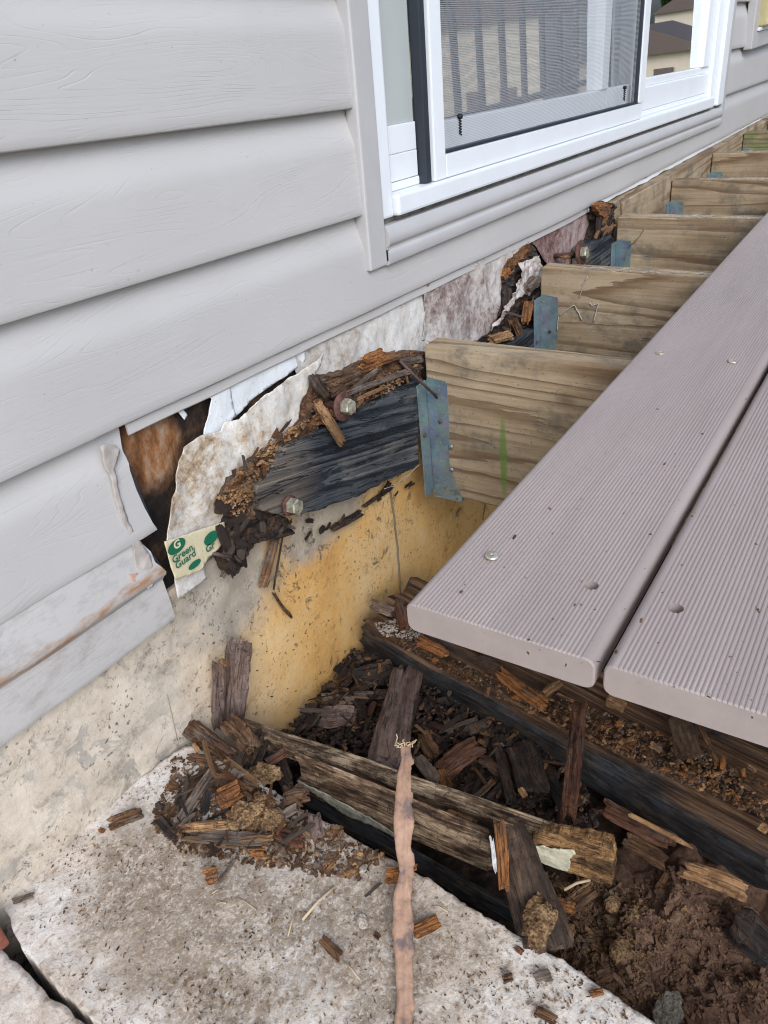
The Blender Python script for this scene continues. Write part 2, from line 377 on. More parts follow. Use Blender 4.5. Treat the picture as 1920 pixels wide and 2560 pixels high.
def siding_mat():
    s = N('embossed_vinyl_siding'); v = s.rndoff(k=3)
    nv = s.math('FRACT', s.math('MULTIPLY', s.noise(s.scale(v, (2.4, 9, 20)), 1, 2.2, .4, .2), 26))
    line = s.math('MULTIPLY', s.ramp(nv, [(.80, 0), (.97, 1), (1.0, 0)]), s.ramp(s.noise(s.scale(v, (16, 16, 60)), 1, 3), [(.38, .1), (.6, 1)]))
    gr = s.noise(s.scale(v, (14, 90, 170)), 1, 4, .7)
    gate = s.ramp(s.noise(s.scale(v, (5, 5, 9)), 1, 3), [(.35, .6), (.6, 1)])
    h = s.math('MULTIPLY', s.math('MULTIPLY_ADD', gr, .75, s.math('SUBTRACT', 1, s.math('MULTIPLY', line, .6))), gate)
    big = s.noise(v, 3, 4, .6)
    col = s.ramp(big, [(.3, (.430, .416, .408)), (.7, (.475, .460, .450))])
    d = s.noise(s.scale(v, (9, 9, 30)), 1, 6, .7); col = s.mix(s.ramp(d, [(.60, 0), (.8, .35)]), col, (.36, .31, .26))
    sp = s.noise(v, 210, 2, .5); col = s.mix(s.ramp(sp, [(.73, 0), (.78, .5)]), col, (.22, .19, .15))
    return s, col, s.bump(h, .5, .0007)
s_, c_, b_ = siding_mat(); M['siding'] = s_.done(c_, .42, b_, spec=.4)
# the lowest courses: dirt and rust-brown stain along the ledge
s_, c_, b_ = siding_mat(); s_.m.name = 'stained_vinyl_siding'
z_ = s_.sep(s_.obj)[2]; x_ = s_.sep(s_.obj)[0]
zz = s_.math('MULTIPLY_ADD', s_.noise(s_.scale(s_.obj, (14, 14, 40)), 1, 4, .65), .03, z_)
band = s_.ramp(zz, [(.072, 0), (.079, 1), (.084, 1), (.090, 0)])
grime = s_.noise(s_.scale(s_.obj, (26, 26, 44)), 1, 7, .78)
c2 = s_.mix(s_.ramp(grime, [(.48, 0), (.66, .55)]), c_, (.27, .24, .215))
pat = s_.noise(s_.scale(s_.obj, (30, 30, 90)), 1, 6, .75)
c2 = s_.mix(s_.math('MULTIPLY', band, s_.ramp(pat, [(.38, .15), (.56, 1)])), c2, (.34, .19, .10))
M['siding_low'] = s_.done(c2, .5, b_, spec=.35)

def plain(name, col, rough=.5, spec=.4, metal=0, nz=.08, sc=12, bstr=.1, bd=.0003, bsc=160):
    s = N(name); v = s.rndoff(); n_ = s.noise(v, sc, 5, .65)
    c = s.mix(s.ramp(n_, [(.3, 0), (.7, 1)]), tuple(max(0, x * (1 - nz)) for x in col), tuple(min(1, x * (1 + nz)) for x in col))
    return s.done(c, rough, s.bump(s.noise(v, bsc, 3), bstr, bd), metal, spec)
M['white'] = plain('white_door_vinyl', (.70, .73, .76), .32, .5, nz=.03)
M['trim'] = plain('clay_trim_vinyl', (.42, .41, .41), .4, .45, nz=.05)
M['black'] = plain('black_rubber', (.022, .027, .036), .55, .4)
M['pull'] = plain('black_pull_tab', (.012, .012, .014), .5, .3)
M['green'] = plain('green_print', (.012, .12, .065), .6, .2)
M['caulk'] = plain('pinkish_caulk', (.50, .32, .25), .6, .3, nz=.25, sc=70, bstr=.9, bd=.002, bsc=120)
M['caulk_grey'] = plain('grey_caulk', (.40, .36, .33), .6, .3, nz=.15, sc=40, bstr=.5, bd=.001)
M['blind'] = plain('pale_blinds', (.60, .62, .60), .7, .2)
M['rust'] = plain('rusty_steel', (.095, .045, .035), .8, .3, .1, .6, 120, .8, .0006, 500)
M['nail'] = plain('rusty_nail', (.085, .055, .05), .7, .4, .2, .4, 120, .6, .0004, 500)
M['thread'] = plain('dusty_web', (.38, .36, .32), .9, .1)
M['paint'] = plain('pale_green_paint', (.60, .57, .43), .7, .3, nz=.3, sc=90, bstr=.9, bd=.001, bsc=260)
M['whitepaint'] = plain('white_paint', (.52, .51, .50), .7, .3, nz=.3, sc=120, bstr=.9, bd=.001, bsc=260)
M['straw'] = plain('dry_straw', (.46, .36, .24), .8, .2, nz=.2)
M['lens'] = plain('yellow_lens', (.50, .44, .24), .3, .5)
M['dark'] = plain('dark_interior', (.03, .03, .032), .9, .1)
M['brick'] = plain('red_brick', (.20, .075, .05), .9, .2, nz=.35, sc=60, bstr=.8, bd=.002)
M['rail'] = plain('dark_railing', (.06, .06, .065), .5, .4)
M['roof'] = plain('roof_shingle', (.16, .12, .10), .9, .2)
M['house'] = plain('tan_siding', (.72, .60, .45), .7, .3, nz=.06)
M['leaf'] = plain('tree_leaves', (.035, .07, .02), .8, .2, nz=.5, sc=1)
M['bark'] = plain('tree_bark', (.10, .075, .055), .9, .2, nz=.4, sc=5)

def galv():
    s = N('galvanised_steel'); v = s.rndoff()
    n1 = s.vor(v, 60, 'F1', 1.0, 1); a = s.noise(v, 30, 5, .65)
    col = s.mix(s.ramp(a, [(.35, 0), (.65, 1)]), (.17, .24, .27), (.28, .36, .39))
    col = s.mix(.18, col, n1, 'SOFT_LIGHT')
    d = s.noise(v, 420, 2, .5); col = s.mix(s.ramp(d, [(.66, 0), (.72, .7)]), col, (.6, .64, .66))
    d2 = s.noise(v, 50, 6, .75); dirt_or_shade = s.ramp(d2, [(.58, 0), (.66, .75)]); col = s.mix(dirt_or_shade, col, (.13, .11, .085))
    return s.done(col, s.mix(dirt_or_shade, (.42, .42, .42), (.85, .85, .85)), s.bump(d2, .3, .0006), .55, .5)
M['galv'] = galv()
s_ = N('zinc_bolt'); v_ = s_.rndoff(); a_ = s_.noise(v_, 150, 5, .7)
M['bolt'] = s_.done(s_.ramp(a_, [(.35, (.20, .15, .11)), (.55, (.40, .40, .30)), (.7, (.55, .55, .44))]), .5, s_.bump(a_, .4, .0005), .5)
s_ = N('screw_steel'); v_ = s_.rndoff(); a_ = s_.noise(v_, 300, 4, .7)
M['screw'] = s_.done(s_.ramp(a_, [(.4, (.35, .30, .22)), (.6, (.62, .58, .48))]), .4, s_.bump(a_, .3, .0004), .6)

def deck_mat():
    s = N('grooved_composite_board'); v = s.obj
    st = s.noise(s.scale(v, (6, 60, 60)), 1, 5, .6); big = s.noise(s.rndoff(v), 5, 4, .6)
    col = s.ramp(s.math('MULTIPLY_ADD', st, .5, s.math('MULTIPLY', big, .5)), [(.3, (.270, .226, .210)), (.7, (.340, .288, .270))])
    d = s.noise(s.rndoff(v), 14, 6, .75); col = s.mix(s.ramp(d, [(.60, 0), (.8, .5)]), col, (.25, .20, .17))
    sp = s.noise(s.rndoff(v), 240, 2, .5); col = s.mix(s.ramp(sp, [(.72, 0), (.76, .7)]), col, (.14, .10, .08))
    return s.done(col, .62, s.bump(s.noise(v, 700, 3), .35, .0005), spec=.3)
M['deck'] = deck_mat()

def wrap_mat(name, white, stain, dirt_or_shade, th):
    s = N(name); v = s.obj
    a = s.noise(v, 9, 7, .72, .9); b = s.noise(v, 60, 6, .8, .4); c = s.noise(v, 160, 4, .7)
    m = s.math('MULTIPLY_ADD', b, .5, s.math('MULTIPLY', a, .75)); m = s.math('MULTIPLY_ADD', c, .2, m)
    col = s.ramp(m, [(th - .14, white), (th - .02, tuple((w + st) / 2 for w, st in zip(white, stain))), (th + .05, stain), (th + .16, dirt_or_shade)])
    sp = s.noise(v, 330, 3, .6); col = s.mix(s.ramp(sp, [(.67, 0), (.72, .75)]), col, (.10, .08, .06))
    sc = s.noise(s.scale(v, (90, 14, 14)), 1, 4, .7)
    return s.done(col, .6, s.bump(s.math('MULTIPLY_ADD', b, 1.0, c), .35, .0016), spec=.3)
M['wrap_clean'] = wrap_mat('white_house_wrap', (.66, .68, .70), (.46, .42, .38), (.10, .08, .07), .90)
M['wrap_mid'] = wrap_mat('speckled_house_wrap', (.60, .59, .57), (.38, .33, .28), (.10, .075, .06), .77)
M['wrap_dirty'] = wrap_mat('stained_house_wrap', (.66, .65, .62), (.38, .29, .20), (.11, .07, .045), .74)
M['wrap_mould'] = wrap_mat('mouldy_house_wrap', (.55, .52, .49), (.26, .20, .18), (.08, .055, .05), .73)
M['wrap_red'] = wrap_mat('reddish_stained_wrap', (.40, .34, .32), (.22, .13, .12), (.075, .035, .035), .70)
M['tape'] = wrap_mat('yellowed_tape', (.56, .50, .34), (.42, .34, .19), (.14, .10, .06), .86)

def osb():
    s = N('rotted_sheathing'); v = s.obj
    a = s.noise(s.scale(v, (9, 9, 14)), 1, 7, .7, .5); b = s.noise(s.scale(v, (60, 60, 26)), 1, 5, .7)
    m = s.math('MULTIPLY_ADD', b, .4, s.math('MULTIPLY', a, .8))
    col = s.ramp(m, [(.46, (.006, .006, .009)), (.62, (.022, .016, .013)), (.72, (.075, .040, .024)), (.86, (.20, .12, .075))])
    o = s.blob(v, (-.455, 0, .050), .045, (1, .2, .8), .35, 30); col = s.mix(s.math('MULTIPLY', o, .7), col, s.ramp(b, [(.3, (.07, .025, .01)), (.5, (.30, .13, .05)), (.7, (.45, .32, .22))]))
    return s.done(col, .85, s.bump(m, .9, .006), spec=.2)
M['osb'] = osb()

def foundation():
    s = N('painted_foundation_concrete'); v = s.obj
    big = s.noise(v, 5, 6, .65); fine = s.noise(v, 60, 5, .7)
    yel = s.ramp(s.math('MULTIPLY_ADD', s.noise(v, 38, 5, .7), .25, s.math('MULTIPLY', big, .75)), [(.34, (.50, .25, .075)), (.48, (.65, .385, .135)), (.62, (.70, .49, .25))])
    gry = s.ramp(s.noise(v, 16, 6, .7), [(.3, (.20, .19, .17)), (.5, (.35, .33, .295)), (.7, (.52, .48, .41))])
    bei = s.ramp(s.noise(v, 22, 6, .7), [(.34, (.28, .245, .205)), (.44, (.50, .435, .355)), (.6, (.62, .55, .46))])
    x = s.math('MULTIPLY_ADD', big, .10, s.sep(v)[0])
    col = s.mix(s.ramp(s.math('ADD', x, .86), [(.40, 1), (.56, 0)]), yel, bei)       # beige near the slab, golden yellow farther along the wall
    z = s.math('MULTIPLY_ADD', s.noise(v, 11, 6, .7, .5), .16, s.sep(v)[2])
    m1 = s.math('MAXIMUM', s.blob(v, (-.40, 0, -.155), .105, (1, .1, 1.05), .55, 16), s.blob(v, (-.22, 0, -.165), .10, (.8, .1, 1.6), .5, 18))
    m2 = s.math('MULTIPLY', s.ramp(s.noise(v, 20, 5, .7, .6), [(.53, 0), (.57, 1)]), s.ramp(s.sep(v)[0], [(0, 1), (.0, 1)]))
    col = s.mix(s.math('MULTIPLY', m1, .85), col, gry); m2 = s.math('MULTIPLY', m2, s.ramp(s.math('ADD', x, .86), [(.30, .75), (.50, .0)])); col = s.mix(m2, col, gry)
    scr = s.noise(s.scale(v, (26, 1, 8)), 1, 6, .75, 1.2); col = s.mix(s.ramp(s.math('ABSOLUTE', s.math('SUBTRACT', scr, .5)), [(0, .5), (.006, 0)]), col, (.25, .20, .15))
    drip = s.noise(s.scale(v, (70, 1, 12)), 1, 5, .7); col = s.mix(s.math('MULTIPLY', s.ramp(drip, [(.55, 0), (.70, .55)]), s.ramp(s.math('MULTIPLY_ADD', s.noise(v, 9, 4), .14, s.sep(v)[2]), [(0, 0), (.0, 0)]) if False else s.ramp(s.noise(v, 8, 3), [(.45, 0), (.6, .9)])), col, (.20, .15, .105))
    pit = s.noise(v, 170, 3, .6); pm = s.math('MULTIPLY', s.ramp(pit, [(.60, 0), (.665, .85)]), s.ramp(s.noise(v, 12, 4, .6), [(.42, .1), (.6, 1)])); col = s.mix(pm, col, (.10, .07, .045))
    cl = s.noise(v, 34, 6, .8, .8); cm = s.ramp(cl, [(.55, 0), (.63, .9)]); gate = s.ramp(s.noise(v, 7, 3), [(.42, 0.05), (.56, 1)])
    col = s.mix(s.math('MULTIPLY', cm, gate), col, (.11, .085, .06))
    dk = s.ramp(s.math('MULTIPLY_ADD', s.noise(v, 10, 5, .7), .12, s.sep(v)[2]), [(-.39 + .06, 1), (-.36 + .06, 0)]) if False else None
    return s.done(col, .8, s.bump(s.math('SUBTRACT', fine, pm), .5, .002), spec=.25)
M['found'] = foundation()

def slab():
    s = N('weathered_slab_concrete'); v = s.obj
    a = s.noise(v, 9, 7, .7, .4); b = s.noise(v, 70, 6, .75); c = s.noise(v, 260, 4, .7)
    col = s.ramp(s.math('MULTIPLY_ADD', b, .5, s.math('MULTIPLY', a, .5)), [(.34, (.34, .28, .23)), (.44, (.55, .49, .43)), (.56, (.68, .65, .61))])
    wm = s.ramp(s.noise(v, 6, 5, .7), [(.44, 0), (.62, .5)]); col = s.mix(wm, col, (.62, .49, .37)); gr_ = s.noise(v, 150, 3, .6); col = s.mix(s.ramp(gr_, [(.56, 0), (.66, .7)]), col, (.30, .20, .13))
    # moss-grey dirt lying in patches
    g1 = s.blob(v, (-.665, -.17, -.29), .14, (1.3, .8, 1), .9, 22); g2 = s.blob(v, (-.61, -.30, -.29), .12, (1.2, .8, 1), .9, 22)
    g3 = s.blob(v, (-.655, -.08, -.29), .06, (1, 1, 1), .9, 22)
    g = s.math('MAXIMUM', s.math('MAXIMUM', g1, g2), g3)
    gm = s.math('MULTIPLY', g, s.ramp(s.math('MULTIPLY_ADD', c, .6, s.math('MULTIPLY', b, .6)), [(.50, .05), (.64, .95)]))
    col = s.mix(gm, col, s.ramp(c, [(.35, (.095, .072, .053)), (.65, (.36, .28, .20))]))
    sp = s.vor(v, 300, 'F1', 1.0); nn = s.noise(v, 30, 4, .7)
    col = s.mix(s.math('MULTIPLY', s.ramp(sp, [(.08, 1), (.18, 0)]), s.ramp(nn, [(.48, 0), (.62, .6)])), col, (.12, .08, .055))
    col = s.mix(s.ramp(s.noise(v, 380, 2), [(.68, 0), (.72, .6)]), col, (.10, .08, .07))
    return s.done(col, .9, s.bump(s.math('MULTIPLY_ADD', c, .6, b), .7, .0028), spec=.2)
M['slab'] = slab()

def soil(name, a, b, c):
    s = N(name); v = s.obj
    n1 = s.noise(v, 60, 7, .7); n2 = s.noise(v, 9, 4, .6)
    col = s.ramp(s.math('MULTIPLY_ADD', n2, .5, s.math('MULTIPLY', n1, .5)), [(.36, a), (.5, b), (.66, c)])
    return s.done(col, .9, s.bump(s.noise(v, 240, 5, .7), .7, .002), spec=.25)
M['soil'] = soil('damp_reddish_soil', (.05, .028, .018), (.15, .085, .056), (.25, .155, .105))
M['pitfloor'] = soil('dark_pit_soil', (.006, .005, .004), (.022, .014, .010), (.06, .038, .027))
s_ = N('lawn'); a_ = s_.noise(s_.obj, 2, 8, .7); M['lawn'] = s_.done(s_.ramp(a_, [(.35, (.07, .09, .04)), (.65, (.17, .17, .10))]), .95, s_.bump(a_, .5, .02))

def glass(name, refl, tint):
    s = N(name); t = s.t
    g = s.n('ShaderNodeBsdfGlossy'); g.inputs['Roughness'].default_value = .012; g.inputs['Color'].default_value = (.95, .97, 1, 1)
    tr = s.n('ShaderNodeBsdfTransparent'); tr.inputs['Color'].default_value = (*tint, 1)
    fr = s.n('ShaderNodeFresnel'); fr.inputs['IOR'].default_value = 1.55
    f = s.math('MINIMUM', s.math('MULTIPLY', fr.outputs[0], refl), .9)
    mx = s.n('ShaderNodeMixShader'); s.set(mx.inputs[0], f); t.links.new(tr.outputs[0], mx.inputs[1]); t.links.new(g.outputs[0], mx.inputs[2])
    t.links.new(mx.outputs[0], s.out.inputs[0]); return s.m
M['glass'] = glass('window_glass', 6.5, (.75, .8, .8))
def screen_mat():
    s = N('insect_screen'); v = s.obj; xyz = s.sep(v)
    wob = s.noise(v, 9, 3, .5)
    def line(c, pitch, wd):
        ph = s.math('FRACT', s.math('MULTIPLY', s.math('MULTIPLY_ADD', wob, .004, c), 1 / pitch)); return s.math('LESS_THAN', ph, wd)
    m = s.math('MAXIMUM', line(xyz[2], .0021, .24), line(xyz[0], .0023, .18))
    s.b.inputs['Base Color'].default_value = (.42, .43, .45, 1); s.b.inputs['Roughness'].default_value = .5; s.b.inputs['Metallic'].default_value = .2
    tr = s.n('ShaderNodeBsdfTransparent'); mx = s.n('ShaderNodeMixShader'); s.set(mx.inputs[0], m)
    s.t.links.new(tr.outputs[0], mx.inputs[1]); s.t.links.new(s.b.outputs[0], mx.inputs[2]); s.t.links.new(mx.outputs[0], s.out.inputs[0]); return s.m
M['screen'] = screen_mat()

# ================================================================== SETTING
# lawn far out, reaching the horizon
tag(link('ground', me_from('ground', [(-150, 150, -.62), (200, 150, -.62), (-150, -2.6, -.62), (200, -2.6, -.62), (-150, -10, -4.4), (200, -10, -4.4), (-150, -250, -4.6), (200, -250, -4.6)], [(0, 2, 3, 1), (2, 4, 5, 3), (4, 6, 7, 5)]), M['lawn']), kind='structure')

# pit floor with clods, one fine sheet under the deck end
def pit_h(x, d):
    z = -.452
    z += .018 * fbm((x, d, 0), 9, 3) + .010 * fbm((x, d, 3), 34, 4)
    k = max(0, min(1, (d - .40) / .12)); cl = noise.voronoi(Vector((x * 62, d * 62, 0)))[0]
    z += k * (.022 + .014 * fbm((x, d, 7), 20, 4) + .009 * max(0, .6 - cl[0]) * 2 + .0025 * fbm((x, d, 5), 110, 4))
    return z
def grid(name, x0, x1, d0, d1, step, hf, mat, matf=None):
    nx = int((x1 - x0) / step); nd = int((d1 - d0) / step); vs_ = []; fs = []
    for j in range(nd + 1):
        for i in range(nx + 1):
            x = x0 + (x1 - x0) * i / nx; d = d0 + (d1 - d0) * j / nd; vs_.append(V(x, d, hf(x, d)))
    for j in range(nd):
        for i in range(nx):
            a = j * (nx + 1) + i; fs.append((a, a + nx + 1, a + nx + 2, a + 1))
    me = me_from(name, vs_, fs, True); return link(name, me, mat)
s_ = N('pit_soil'); v_ = s_.obj
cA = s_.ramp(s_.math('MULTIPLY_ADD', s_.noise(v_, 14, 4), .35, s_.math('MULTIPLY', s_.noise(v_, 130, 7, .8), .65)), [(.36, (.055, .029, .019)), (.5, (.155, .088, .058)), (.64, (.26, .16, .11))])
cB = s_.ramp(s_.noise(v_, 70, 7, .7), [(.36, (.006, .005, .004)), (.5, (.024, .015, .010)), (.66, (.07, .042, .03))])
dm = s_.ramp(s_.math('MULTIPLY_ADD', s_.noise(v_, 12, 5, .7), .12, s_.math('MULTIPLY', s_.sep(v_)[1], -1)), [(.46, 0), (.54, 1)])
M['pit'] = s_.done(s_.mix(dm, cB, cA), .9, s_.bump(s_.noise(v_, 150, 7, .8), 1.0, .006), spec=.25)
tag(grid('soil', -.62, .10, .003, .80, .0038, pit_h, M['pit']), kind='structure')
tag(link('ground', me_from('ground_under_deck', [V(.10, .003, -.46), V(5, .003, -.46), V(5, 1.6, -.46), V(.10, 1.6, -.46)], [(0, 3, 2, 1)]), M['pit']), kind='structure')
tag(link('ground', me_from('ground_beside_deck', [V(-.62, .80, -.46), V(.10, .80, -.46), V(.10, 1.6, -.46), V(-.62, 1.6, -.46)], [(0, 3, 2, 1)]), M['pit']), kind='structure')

# concrete slabs
ZS = -.292
edge = [(458, 1868), (480, 1864), (564, 1899), (642, 1953), (720, 2000), (808, 2049), (927, 2121), (1053, 2188), (1163, 2256), (1294, 2340), (1412, 2403), (1500, 2462), (1625, 2545), (1760, 2640), (2100, 2860)]
left = [(262, 2575), (176, 2499), (106, 2429), (37, 2342), (6, 2252), (42, 2218), (97, 2175), (128, 2126), (230, 2048), (362, 1936), (420, 1892)]
def slab_disp(x, y): return .0016 * noise.fractal(Vector((x * 26, y * 26, 1)), 1, 2, 5) + .0009 * noise.fractal(Vector((x * 150, y * 150, 4)), 1, 2, 3)
pts = [at(px, py, 'z', ZS) for px, py in edge] + [V(-.60, 1.5, ZS), V(-.98, 1.5, ZS), V(-.86, .40, ZS)] + [at(px, py, 'z', ZS) for px, py in left]
def slab_obj(pts, seed, res):
    # local frame kept parallel to the world so that the stains sit where they lie
    o = sheet('concrete_slab', pts, Vector((1, 0, 0)), Vector((0, 0, 1)), .16, res, M['slab'], None, slab_disp, .0030, 80, seed, True, False)
    c = o.matrix_world.translation.copy()
    for v in o.data.vertices: v.co += c
    o.matrix_world = Matrix.Identity(4); return o
tag(slab_obj(pts, 1, .0038), kind='structure')
left2 = [(225, 2580), (175, 2530), (116, 2481), (58, 2429), (0, 2371)]
pts = [V(-.895, .40, ZS - .004), V(-1.0, 1.5, ZS - .004), V(-1.7, 1.5, ZS - .004), V(-1.7, .008, ZS - .004), V(-.79, .008, ZS - .004)] + [at(px, py, 'z', ZS - .004) for px, py in reversed(left2)]
tag(slab_obj(pts, 2, .006), kind='structure')

# ================================================================== HOUSE
house = empty('house', V(0, 0, -.6), 'grey sided house wall with a rotted corner over its yellow foundation', 'house')
def dz(x): return -.046 * min(x, .5) - .026 * max(0, x - .5)
# Dutch-lap profile, (depth, height) from the butt edge upward
P = [(.004, .003), (.0075, .0012), (.0125, .0), (.0160, .0012), (.0172, .0040), (.0168, .012), (.0160, .030), (.0150, .052), (.0143, .0720), (.0137, .0785), (.0120, .0850), (.0098, .0905), (.0078, .0960), (.0060, .1020), (.0040, .1090), (.0022, .1180)]
Pb = [(d_ - .0011, h_) for d_, h_ in reversed(P)]
def course(z0, x0, x1, mat, hmax=None, endcut=None, step=.05, buckle=0.0, seed=0, hmin=None, prof=None):
    pr = prof or P
    n = max(2, int((x1 - x0) / step)); xs = [x0 + (x1 - x0) * i / n for i in range(n + 1)]
    out = [(-d_, h_) for d_, h_ in pr] + [(-d_, h_) for d_, h_ in [(d2 - .0011, h2) for d2, h2 in reversed(pr)]]
    def warp(p):
        x, y, z = p
        if endcut and x > x1 - .035: x = min(x, endcut(z)) if x >= x1 - 1e-6 else x
        b = buckle * noise.noise(Vector((x * 7, z * 6, seed * 5.3))) if buckle else 0
        return Vector((x, y - b, z0 + dz(x) + z))
    me = extrude_me('siding_panel', out, xs, warp, False)
    for p in me.polygons:
        p.use_smooth = len(p.vertices) == 4
    # keep the butt crisp: sharp by angle through auto smooth
    try: me.set_sharp_from_angle(angle=rad(35))
    except Exception: pass
    o = link('siding_panel', me, mat, house); 
    return o
Z0 = [.069 + .1165 * k for k in range(0, 20)]
DX0, DX1 = -.080, 1.790            # door trim outer sides
for k, z in enumerate(Z0):
    if k == 0:
        course(z, -1.6, 3.9, M['siding'], step=.05, buckle=.0022, seed=1, prof=[q for q in P if q[1] <= .053] if False else P)
    else:
        if z < 2.2:
            course(z, -1.6, DX0 + .010, M['siding'], seed=k, buckle=.0012); course(z, DX1 - .004, 3.9, M['siding'], seed=k, buckle=.0012)
        else: course(z, -1.6, 3.9, M['siding'], seed=k)
# the two lowest courses, broken off at the rot; their ends lean with the break
def cut4(z): return -.487 + {0: 0}.get(0, 0) - .012 * math.sin(max(0, min(1, (.118 - z) / .118)) * 3.0) + .004 * noise.noise(Vector((z * 60, 1, 1)))
def cut5(z): return -.4955 - .018 * max(0, (z - .060) / .06) + .003 * noise.noise(Vector((z * 70, 5, 1)))
o4 = course(-.046, -1.6, -.487, M['siding'], endcut=cut4, step=.02, buckle=.004, seed=31)
P5 = [(.001, .0), (.0105, -.001), (.0125, .0), (.0135, .0025), (.0137, .006), (.0132, .020), (.0124, .040), (.0120, .052), (.0150, .0565), (.0190, .0600), (.0205, .0640), (.0200, .0700), (.0185, .080), (.0165, .092), (.0145, .104), (.0130, .118)]
o5 = course(-.155, -1.6, -.4955, M['siding_low'], endcut=cut5, step=.02, buckle=.003, seed=41, prof=P5)
# object-space z of the low course starts at its butt, so the stain band follows the ledge
o5.data.transform(Matrix.Translation((0, 0, .130))); o5.matrix_world = Matrix.Translation((0, 0, -.130)); o5.matrix_basis = PM[house.name].inverted() @ Matrix.Translation((0, 0, -.130))

# starter strip / drip edge below the long course, seen as the thin pale lip over the wrap
def strip(name, x0, x1, prof, mat, parent, zf, buck=.0, seed=0, step=.03):
    n = int((x1 - x0) / step); xs = [x0 + (x1 - x0) * i / n for i in range(n + 1)]
    def warp(p): return Vector((p.x, p.y - buck * noise.noise(Vector((p.x * 6, p.z * 20, seed))), p.z + zf(p.x)))
    me = extrude_me(name, prof, xs, warp); me.set_sharp_from_angle(angle=rad(35))
    return link(name, me, mat, parent)
strip('starter_strip', -.485, .72, [(-.0095, -.001), (-.0110, -.002), (-.0112, -.012), (-.0098, -.0135), (-.0085, -.012), (-.0085, -.001)], M['siding'], house, lambda x: .069 + dz(x) + .0025 * noise.noise(Vector((x * 9, 2, 2))), .002, 3)
strip('starter_strip', .72, 3.9, [(-.0095, -.001), (-.0110, -.002), (-.0112, -.010), (-.0098, -.0115), (-.0085, -.010), (-.0085, -.001)], M['white'], house, lambda x: .069 + dz(x) + .004 * noise.noise(Vector((x * 14, 2, 2))), .002, 4)

M['dirt'] = plain('grimy_gap', (.16, .15, .13), .8, .2, nz=.6, sc=60)  # dark colour painted for the shadow line under the door sill
# sheathing, foundation, the body of the house behind
def plate(name, x0, x1, z0, z1, d0, d1, mat, step=.03, amp=.0, sc=10, cut=None):
    nx = max(1, int((x1 - x0) / step)); nz = max(1, int((z1 - z0) / step)); vs_ = []; fs = []
    for j in range(nz + 1):
        for i in range(nx + 1):
            x = x0 + (x1 - x0) * i / nx; z = z0 + (z1 - z0) * j / nz
            e = 0 if i in (0, nx) or j in (0, nz) else 1
            vs_.append(V(x, d1 + e * amp * fbm((x, z, 0), sc, 5), z))
    for j in range(nz):
        for i in range(nx):
            a = j * (nx + 1) + i; fs.append((a, a + 1, a + nx + 2, a + nx + 1))
    n0 = len(vs_); vs_ += [V(x0, d0, z0), V(x1, d0, z0), V(x1, d0, z1), V(x0, d0, z1)]
    fs.append((n0 + 3, n0 + 2, n0 + 1, n0))
    fs.append((*range(nx, -1, -1), n0, n0 + 1)); fs.append((*range(nz * (nx + 1), (nz + 1) * (nx + 1)), n0 + 2, n0 + 3))
    fs.append((*[j * (nx + 1) for j in range(nz + 1)], n0 + 3, n0)); fs.append((*[j * (nx + 1) + nx for j in range(nz, -1, -1)], n0 + 1, n0 + 2))
    return link(name, me_from(name, vs_, fs, False), mat, house)
p1 = plate('sheathing', -.60, 1.0, -.105, .16, -.020, -.003, M['osb'], .006, .004, 22)
wbox('sheathing', -1.7, -.603, -.020, -.003, -.105, 2.5, M['osb'], house)
wbox('sheathing', -.60, -.05, -.020, -.003, .163, 2.5, M['osb'], house)
wbox('sheathing', 1.003, 1.76, -.020, -.003, -.105, .14, M['osb'], house)
wbox('sheathing', 1.763, 4.0, -.020, -.003, -.105, 2.5, M['osb'], house)
f_ = plate('foundation_wall', -1.7, 4.0, -.62, -.108, -.2, -.001, M['found'], .012, .0012, 18)
for p in f_.data.polygons[:-5]: p.use_smooth = True
HB = M['siding']
wbox('house_body', -6, -1.7, -8, -.02, -.62, 5.6, HB, house)
wbox('house_body', 4.0, 12, -8, -.02, -.62, 5.6, HB, house)
wbox('house_body', -1.7, 4.0, -8, -.45, -.62, 5.6, HB, house)
wbox('house_body', -1.7, 4.0, -.449, -.021, 2.5, 5.6, HB, house)
wbox('house_body', -1.7, -.12, -.449, -.205, -.62, 2.498, HB, house)
wbox('house_body', 1.83, 4.0, -.449, -.205, -.62, 2.498, HB, house)
wbox('house_body', -.118, 1.828, -.449, -.205, -.62, .10, HB, house)

# ------------------------------------------------------------------ house wrap, in torn pieces
def wr(pxs, dd, mat, amp, seed, name='house_wrap', sc=22, jag=.0012, res=.0035, curl=None, thick=.0005):
    pts = [at(px, py, 'd', dd) for px, py in pxs]
    def disp(x, y):
        v = Vector((x, y, seed * 1.7)); r = abs(noise.noise(v * sc)) * 1.6 + .5 * noise.fractal(v * sc * 2.4, 1, 2, 3)
        r2 = 1 - abs(noise.noise(Vector((x * sc * .9 + 4, y * sc * .45, seed))) ) * 2
        fold = max(0, 1 - abs(noise.noise(Vector((x * sc * .5 + y * sc * .35, y * sc * .2, seed * 2.3)))) * 9)
        z = amp * (r + .7 * r2 + .8 * fold)
        return z + (curl(x, y) if curl else 0)
    return sheet(name, pts, Vector((1, 0, 0)), V(0, 1, 0), thick, res, mat, house, disp, jag, 90, seed)
